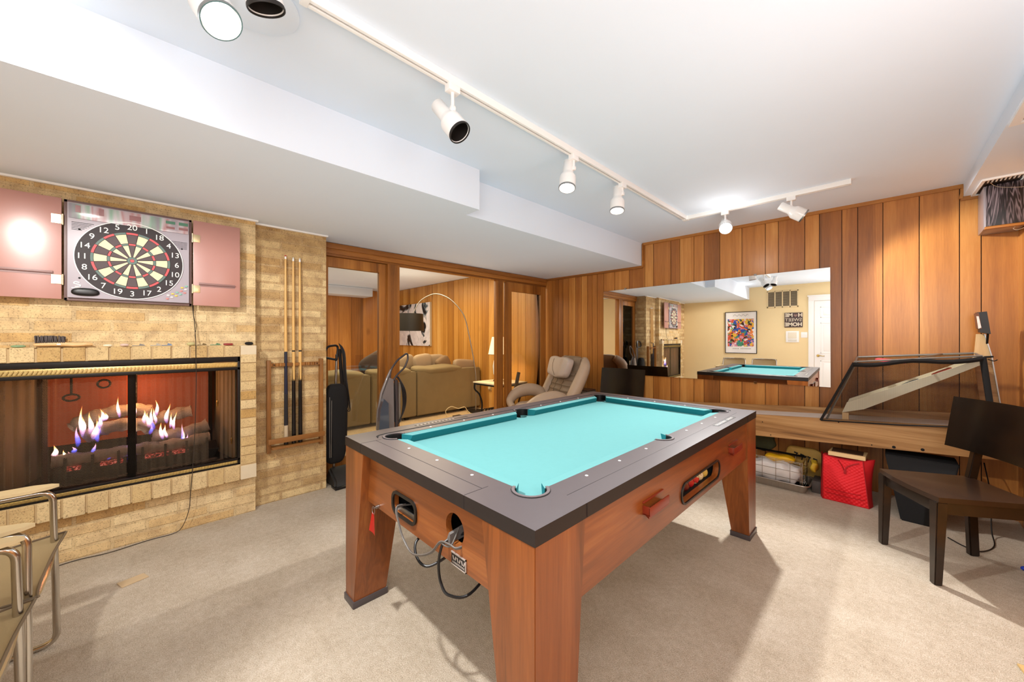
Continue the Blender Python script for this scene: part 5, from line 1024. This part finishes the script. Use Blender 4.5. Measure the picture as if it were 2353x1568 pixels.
for x0, ya, x1, yb2, z, rr, rib in R:
    L_ = rrect(x0,ya,x1,yb2,rr,8); P = []
    for i in range(len(L_)):
        a, b = L_[i], L_[(i+1) % len(L_)]; m_ = 9 if math.dist(a,b) > .1 else 1; m_ = 40 if math.dist(a,b) > .1 else 1
        for k in range(m_): u = k/m_; P.append((a[0]+(b[0]-a[0])*u+(.002 if (k % 2 and m_ > 1) else 0)*(1 if rib or z == 0 else 0), a[1]+(b[1]-a[1])*u+(.002 if (k % 2 and m_ > 1) else 0)*(1 if rib or z == 0 else 0), z))
    rings.append([mb.bm.verts.new(p) for p in P])
for A_, B_ in zip(rings, rings[1:]):
    for k in range(len(A_)): mb.bm.faces.new((A_[k],A_[(k+1) % len(A_)],B_[(k+1) % len(B_)],B_[k]))
mb.bm.faces.new(rings[0]); mb.build('tray_shell', m_foil, t, smooth=0)
mb = MB(); mb.tube([(p[0],p[1],.066) for p in rrect(-1.0,3.875,-.468,4.20,.05,8)],.005,8,closed=True); mb.build('rolled_rim', m_foil, t)
t = thing('wire_basket', 'chrome wire basket filled with plastic bags standing in the foil tray', 'basket', (-.72,4.02,.01))
mb = MB()
for z in (.02,.10,.165,.24,.25): mb.tube([(p[0],p[1],z) for p in rrect(-.96,3.90,-.515,4.17,.02,4)],.0022,6,closed=True)
for x in (-.9,-.8,-.7,-.6,-.53): mb.tube([(x,3.90,.25),(x,3.90,.02),(x,4.17,.02),(x,4.17,.25)],.0018,5)
for x, y in ((-.518,3.905),(-.518,4.165)): mb.cyl((x,y,.01),(x,y,.255),.004,seg=8)
for k in range(14): mb.tube([(-.95,4.10+.005*k,.252),(-.52,4.10+.005*k,.252)],.0013,4)
mb.build('wire_frame', m_chrome, t)
random.seed(5)
def crumple(name, label, cat, c, half, m, amp=.012, rot=(0,0,0), seg=36):
    mb = MB(); ph = [random.uniform(0,6) for _ in range(6)]
    mb.puff(c, half, rot, .6, .55, seg, lambda p: p+V((math.sin(p.z*70+ph[0]+p.y*40)*amp, math.sin(p.x*60+ph[1]+p.z*50)*amp*.8, math.sin(p.x*45+ph[2])*amp+math.sin(p.y*80+p.x*30+ph[3])*amp*.6)))
    return tag(mb.build(name, m, smooth=70), label, cat)
m_pb = plain('clear_plastic_bag','#ddd8d4',.25,vary=.08,nscale=10,coat=.5)
crumple('plastic_bag','crumpled white plastic bag filling the wire basket','bag',(-.735,4.02,.115),(.20,.095,.085),m_pb,.009)
crumple('plastic_bag','yellow plastic bag tucked in at the top of the wire basket','bag',(-.70,4.08,.215),(.11,.05,.028),plain('yellow_bag','#d8a514',.4),.004)
crumple('canvas_bag','dark olive green bag behind the wire basket','bag',(-.88,4.225,.30),(.12,.03,.075),plain('olive','#39391f',.8,vary=.4),.007)
t = thing('paper_sack', 'yellow and brown printed paper sack lying behind the wire basket', 'sack', (-.56,4.22,0))
mb = MB(); mb.puff((-.545,4.22,.18),(.14,.028,.135),(0,.1,0),.5,.4,28,lambda p: p+V((0,math.sin(p.x*50+p.z*30)*.004,math.sin(p.x*33)*.006))); mb.build('sack_body', plain('sack_tan','#a8843c',.7,vary=.25,nscale=14), t)
mb = MB()
for k in range(4): mb.cbox((-.60+k*.045,4.190,.26-k*.01),(.03,.002,.012),0,(0,.3,0)); mb.cbox((-.60+k*.045,4.190,.235-k*.012),(.008,.002,.04),0,(0,.2,0))
mb.build('printing', m_blackmat, t, smooth=0)
crumple('plastic_bag','folded yellow bag sticking out between the basket and the red bag','bag',(-.455,4.07,.21),(.022,.07,.045),plain('yellow_bag2','#c9a52c',.5,vary=.3),.006)
tag(MB().box((-.465,3.99,0),(-.405,4.16,.10),.004).build('storage_box', plain('box_grey','#4c4642',.6,vary=.4,nscale=25)), 'dark little box on the carpet between the foil tray and the red bag', 'box')
P = [(.26,3.70,.006),(.32,3.62,.005),(.38,3.6,.005),(.45,3.75,.005),(.46,3.92,.05),(.47,4.05,.25),(.46,4.2,.42)]
MB().tube(spline(P,8),.0035,6).build('power_cord', m_black, [o for o in COL.objects if o.name == 'arcade_ball_game'][0])
tag(MB().puff((.535,3.50,.012),(.03,.012,.012),(0,0,.6),.7,.7,14).build('blue_cap', plain('cap_blue','#1d3aa8',.4)), 'small blue plastic cap on the carpet at the right edge', 'cap')
# carpet tape strip
c = [AZ(268,1342,.002),AZ(330,1318,.002),AZ(342,1326,.002),AZ(280,1352,.002)]
tag(MB().prism([(p.x,p.y) for p in c],[],.001,.004).build('tape_strip', plain('carpet_tape','#bda685',.5)), 'short strip of clear tan tape stuck to the carpet before the hearth', 'tape')
# dark wood box hung in the far right corner
t = thing('wall_cabinet', 'small cabinet with black wood-grain front hung in the top right corner', 'cabinet', (.54,4.28,2.06))
nt = NT('black_grain'); v = nt.coord((1,1,.13)); n = nt.noise(v, 7, 3, .5, 1.6); n2 = nt.noise(v, 60, 4); f = nt.math('ADD', nt.math('MULTIPLY', nt.math('SINE', nt.math('MULTIPLY', n, 120)), .22), nt.math('ADD', nt.math('MULTIPLY', n2, .5), .2))
nt.l(nt.ramp(f, [(.28,'#0e090b'),(.5,'#2a1f23'),(.7,'#6e6266')]), nt.b.inputs['Base Color']); nt.bsdf(Roughness=.4)
MB().box((.462,4.135,2.07),(.628,4.15,2.35),.002).build('front_panel', nt.m, t)
MB().box((.452,4.15,2.055),(.628,4.385,2.352),.004).build('case', plain('case_silver','#9a9092',.3,.5), t)
MB().box((.455,4.125,2.05),(.628,4.15,2.068),.004).build('bottom_moulding', m_frameX, t)
mb = MB(); mb.tube(spline([(.475,4.10,2.36),(.50,4.12,2.335),(.54,4.12,2.315),(.60,4.12,2.30),(.628,4.12,2.30)],6),.0015,5).tube(spline([(.585,4.14,2.048),(.575,4.13,2.03),(.595,4.125,2.02),(.628,4.125,2.035)],6),.002,5); mb.build('wire', plain('wire_tan','#b9a890',.4,.5), t)
# ================================================================== the room beyond the partition
XS = -5.30
t = thing('sectional_sofa', 'long brown suede sectional sofa seen from behind beyond the glass partition', 'sofa', (-5.9,2.6,0))
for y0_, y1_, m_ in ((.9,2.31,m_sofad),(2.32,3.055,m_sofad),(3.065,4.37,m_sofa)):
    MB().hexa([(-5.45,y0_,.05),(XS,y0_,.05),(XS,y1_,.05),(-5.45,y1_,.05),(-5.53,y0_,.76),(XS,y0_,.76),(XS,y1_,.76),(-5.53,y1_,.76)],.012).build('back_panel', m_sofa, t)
MB().box((-6.33,.9,.10),(-5.45,4.35,.42),.03).build('seat', m_sofa, t)
MB().box((-6.33,4.18,.10),(-5.33,4.36,.72),.04).build('arm', m_sofa, t)
for y_ in (1.2,2.9,4.0): MB().box((-5.43,y_,0),(-5.37,y_+.06,.05)).build('foot', m_black, t)
for k, (a, b) in enumerate(((1.3,2.25),(2.3,3.0),(3.05,4.0))): MB().puff((-5.43,(a+b)/2,.765),(.14,(b-a)/2,.065),(.0,.15,0),.5,.5,28,lambda p: p+V((0,0,.012*math.sin(p.y*11)))).build('back_cushion', m_sofa, t, smooth=80)
def pillow(label, px, py, w, h, rot, m, x=-5.55): 
    p = AX(px, py, x); tag(MB().puff(p,(.06,w,h),rot,.55,.35,24).build('throw_pillow', m, smooth=80), label, 'pillow')
pillow('light taupe throw pillow on the sofa, left of the brown one', 971, 832, .17, .14, (.12,0,0), m_pilA, -5.72)
pillow('brown satin throw pillow in the middle of the sofa back', 1018, 835, .13, .12, (.5,0,0), m_pilB)
pillow('taupe pillow partly hidden behind the brown satin pillow', 1000, 832, .19, .14, (0,0,0), m_pilA, -5.80)
pillow('wide taupe bolster cushion at the right end of the sofa', 1066, 838, .23, .10, (-.08,0,0), m_pilA)
pillow('pale pillow at the left end beside the timber post', 932, 835, .16, .14, (.3,0,0), m_pilA, -5.95)
pillow('dark brown pillow on the sofa seen through the fixed glass panel', 868, 838, .28, .20, (.5,0,0), m_pilC, -5.65)
t = thing('abstract_painting', 'black and white abstract canvas on the planked wall of the next room', 'painting', (-7.7,4.38,1.12))
nt = NT('paint_swirl'); v = nt.coord(); n = nt.noise(v, 1.15, 5, .58, 1.9); n2 = nt.noise(v, 3.5, 5, .6, 2.0)
cc = nt.ramp(n, [(.36,'#14181c'),(.41,'#101216'),(.43,'#6d7d88'),(.46,'#e2dfe4'),(.56,'#cfccd2'),(.62,'#e6e2e2'),(.66,'#20303a')]); nt.l(nt.mix(.25, cc, nt.ramp(n2, [(.4,'#ffffff'),(.6,'#a9a4ab')]), 'MULTIPLY'), nt.b.inputs['Base Color']); nt.bsdf(Roughness=.4)
MB().box((-8.42,4.36,1.125),(-6.995,4.3995,2.083),.003).build('canvas', nt.m, t); MB().box((-6.998,4.358,1.125),(-6.988,4.399,2.083)).build('canvas_edge', plain('canvas_tan','#b9a98c',.8), t)
# arc lamp
Pb, Ps = V((-5.12,4.12,0)), V((-6.0,3.29,0)); nn = V((Ps.y-Pb.y, -(Ps.x-Pb.x), 0)).normalized()
def AP(px, py): r = _ray(px, py); k = (nn.dot(Pb-V((0,0,CH))))/nn.dot(r); return V((0,0,CH))+r*k
t = thing('arc_floor_lamp', 'arc floor lamp with black drum shade curving over the sofa', 'floor lamp', Pb)
P = [Pb+V((0,0,.03))]+[AP(*q) for q in ((1094,874),(1089,830),(1079,776),(1069,733),(1056,710),(1033,687),(1007,676),(987,679),(964,694),(949,722))]
mb = MB(); S = spline(P,6); mb.tube(S,[.012-.004*i/len(S) for i in range(len(S))],10); mb.build('arc_pole', m_steel, t, smooth=80)
MB().lathe([(0,0),(.14,0),(.14,.025),(0,.03)],Pb,(0,0,1),32).build('base', m_black, t)
sc = AP(941,741); sh = MB().lathe([(.235,.15),(.25,-.15),(.245,-.15),(.23,.15)],(sc.x,sc.y,sc.z),(0,0,1),40).build('lamp_shade', plain('shade_black','#15130f',.5,vary=.2,nscale=60), t)
MB().lathe([(0,-.13),(.243,-.13)],(sc.x,sc.y,sc.z),(0,0,1),32).build('diffuser', emit('shade_glow','#fff0cf',4), t)
# end table, table lamp
t = thing('end_table', 'end table with stone top and curved black iron legs beyond the partition', 'table', (-4.27,3.92,0))
MB().box((-4.57,3.62,.60),(-3.96,4.22,.62),.004).build('tabletop', plain('stone_top','#cfc5a8',.3,vary=.1,nscale=20), t)
mb = MB().box((-4.56,3.63,.575),(-3.97,3.65,.60)).box((-4.56,4.19,.575),(-3.97,4.21,.60)).box((-4.56,3.63,.575),(-4.54,4.21,.60)).box((-3.99,3.63,.575),(-3.97,4.21,.60)); mb.build('iron_frame', m_blackmat, t)
for sx, sy, x, y in ((-1,-1,-4.55,3.64),(1,-1,-3.98,3.64),(1,1,-3.98,4.2),(-1,1,-4.55,4.2)):
    MB().tube(spline([(x,y,.59),(x,y,.50),(x-sx*.05,y-sy*.05,.42),(x-sx*.08,y-sy*.08,.28),(x-sx*.07,y-sy*.07,.14),(x-sx*.02,y-sy*.02,.01)],6),.013,8).build('leg', m_blackmat, t)
mb = MB()
for k in range(7): v_ = k/6; mb.box((-4.48+.42*v_-.005,3.72,.175),(-4.48+.42*v_+.005,4.12,.185)).box((-4.48,3.72+.4*v_-.005,.175),(-4.06,3.72+.4*v_+.005,.185))
mb.tube([(-4.48,3.72,.13),(-4.06,3.72,.13),(-4.06,4.12,.13),(-4.48,4.12,.13)],.006,6,closed=True)
for x in (-4.48,-4.27,-4.06):
    for y in (3.72,3.92,4.12): mb.box((x-.004,y-.004,.13),(x+.004,y+.004,.18))
mb.build('lattice_shelf', m_blackmat, t, smooth=0)
t = thing('table_lamp', 'white ceramic table lamp with warm lit shade on the end table', 'lamp', (-4.35,3.95,.62))
MB().lathe([(0,0),(.075,0),(.075,.012),(.06,.03),(.05,.045),(0,.05)],(-4.35,3.95,.62),(0,0,1),24).build('base', m_blackmat, t)
MB().lathe([(0,.05),(.05,.05),(.078,.12),(.085,.24),(.07,.32),(.045,.355),(.02,.365),(.012,.44),(0,.44)],(-4.35,3.95,.62),(0,0,1),28).build('body', plain('ceramic','#d9dcd8',.15,coat=.6), t, smooth=80)
nt = NT('lit_shade'); nt.bsdf(Base_Color=srgb('#e8c9a0'), Roughness=.8, Emission_Color=srgb('#ffcf93'), Emission_Strength=1.4)
MB().lathe([(.095,.72),(.155,.44),(.152,.44),(.092,.72)],(-4.35,3.95,.60),(0,0,1),32).build('lamp_shade', nt.m, t, smooth=80)
mb = MB(); mb.tube([V((-4.35+.156*math.cos(a),3.95+.156*math.sin(a),1.04)) for a in [2*PI*k/28 for k in range(28)]],.004,6,closed=True).tube([V((-4.35+.096*math.cos(a),3.95+.096*math.sin(a),1.32)) for a in [2*PI*k/28 for k in range(28)]],.003,6,closed=True); mb.build('shade_trim', plain('trim_maroon','#6b2f22',.6), t)
mb = MB(); c0_ = AZ(1015,945,0); pts = [AX(1014,935,-4.9),AX(1016,925,-4.9),AX(1030,920,-4.9),AX(1045,924,-4.9),AX(1062,925,-4.9),AX(1063,938,-4.9)]
pts = [V((-5.10,3.50,.01)),V((-5.12,3.49,.10)),V((-5.10,3.58,.16)),V((-5.06,3.70,.12)),V((-5.05,3.82,.13)),V((-5.05,3.88,.06)),V((-5.0,3.9,.01)),V((-4.9,3.7,.008)),V((-4.95,3.5,.008)),V((-5.05,3.55,.008)),V((-4.85,3.85,.008)),V((-4.6,4.05,.01)),V((-4.5,4.2,.10)),V((-4.52,4.24,.27))]
mb.tube(spline(pts,7),.006,7); tag(mb.build('extension_cord', plain('cord_cream','#cdbd92',.5)), 'cream extension cord looping on the next room floor behind the sofa', 'cord')
tag(MB().box((-4.98,3.52,.0),(-4.90,3.66,.04),.008).build('power_strip', plain('strip_dark','#2c2622',.5)), 'dark power strip on the next room floor under the looping cord', 'power strip')
t = thing('wall_outlet', 'brown outlet plate on the planked wall beside the end table', 'outlet', (-5.05,4.39,.40)); MB().box((-5.09,4.388,.35),(-5.01,4.399,.47),.002).build('plate', plain('outlet_tan','#a98a5a',.4), t); MB().box((-5.07,4.36,.38),(-5.03,4.389,.42),.004).build('plug', plain('cord_cream','#cdbd92',.5), t)
t = thing('wall_switch', 'ivory light switch on the wood wall of the next room, seen beside the black vacuum', 'switch', (-8.94,2.69,1.1)); MB().box((-8.945,2.62,1.02),(-8.935,2.74,1.24),.003).build('plate', plain('ivory_sw','#d6cdb2',.4), t); MB().box((-8.937,2.67,1.11),(-8.925,2.69,1.15)).build('toggle', m_white, t)
t = thing('folding_stand', 'black slanted wooden post of a folding stand behind the recliner arm', 'stand', (-3.75,3.75,0))
MB().beam((-3.86,3.70,0),(-3.80,3.86,.80),.03,.05,up=(0,1,0),bev=.004).build('post', m_darkwood, t); MB().box((-3.95,3.64,0),(-3.78,3.76,.025),.003).build('foot', m_darkwood, t)
# ================================================================== lights
def light(kind, loc, energy, size=.3, rot=(0,0,0), col=(1,.95,.88), sy=None, spread=None, spot=None):
    L = bpy.data.lights.new('l', kind); L.energy = energy; L.color = col
    if kind == 'AREA': L.size = size; L.shape = 'RECTANGLE' if sy else 'SQUARE'; L.size_y = sy or size
    elif kind == 'SPOT': L.spot_size = spot; L.spot_blend = .8; L.shadow_soft_size = size
    else: L.shadow_soft_size = size
    o = bpy.data.objects.new('room_or_fill_light', L); COL.objects.link(o); o.location = loc; o.rotation_euler = rot; return o
def aimed(kind, loc, tgt, *a, **k): o = light(kind, loc, *a, **k); o.rotation_euler = (V(tgt)-V(loc)).to_track_quat('-Z','Y').to_euler(); return o
NEU = (1,1,1)
aimed('SPOT', (-1.5,-.70,2.26), (-3.30,-.22,1.40), 140, .05, spot=1.9, col=(1,.96,.90))
aimed('AREA', (.25,-.65,1.7), (-.8,.6,2.6), 21, 1.2, col=(.95,.98,1))  # added bounce fill by the camera, unseen, aimed at the ceiling
light('AREA', (.42,1.5,1.30), 9, .5, rot=(PI,0,0), col=(1,.985,.97))  # added up-facing fill, unseen, brightens the ceiling on the right
aimed('AREA', (.20,-.5,1.9), (-1.8,2.2,.6), 9, .8, col=NEU)  # added soft fill near the camera, unseen, towards the table
aimed('AREA', (.52,.75,1.7), (-.7,1.7,.5), 13, .6, col=NEU)  # added unseen fill for the table's right side and its sheen
light('POINT', (-4.35,3.95,1.16), 22, .06, col=(1,.74,.42))
light('AREA', (-6.2,2.4,2.40), 60, 2.2, col=(1,.80,.52), sy=2.5)
light('AREA', (-5.0,3.2,2.42), 26, 1.0, col=(1,.80,.52), sy=1.0)
light('POINT', (sc.x,sc.y,sc.z-.02), 9, .05, col=(1,.8,.5))
light('POINT', (-3.60,-.05,.95), 9, .06, col=(1,.45,.18))
light('POINT', (-.995,3.50,2.18), 3, .04, col=(1,.97,.93))  # added spill before the brightest head, fills the planks and ceiling around it
wd = bpy.data.worlds.new('world'); bpy.context.scene.world = wd; wd.use_nodes = True; wd.node_tree.nodes['Background'].inputs[0].default_value = (.8,.8,.8,1); wd.node_tree.nodes['Background'].inputs[1].default_value = 1.0
# ================================================================== camera
cam = bpy.data.cameras.new('camera'); co = bpy.data.objects.new('camera', cam); COL.objects.link(co)
co.location = (0,0,CH); co.rotation_euler = (PI/2,0,CYAW); cam.sensor_width = 36; cam.lens = CF/2353*36; cam.shift_y = -(784-CHY)/2353; cam.clip_start = .02
sc_ = bpy.context.scene; sc_.camera = co
sc_.view_settings.view_transform = 'Standard'; sc_.view_settings.look = 'None'; sc_.view_settings.exposure = 0
sc_.cycles.use_fast_gi = True; sc_.cycles.fast_gi_method = 'ADD'; wd.light_settings.ao_factor = .24; wd.light_settings.distance = 1.4; sc_.cycles.max_bounces = 8; sc_.cycles.diffuse_bounces = 5; sc_.cycles.glossy_bounces = 4; sc_.cycles.transparent_max_bounces = 12; sc_.cycles.transmission_bounces = 3; sc_.cycles.sample_clamp_indirect = 4; sc_.cycles.caustics_reflective = False; sc_.cycles.caustics_refractive = False
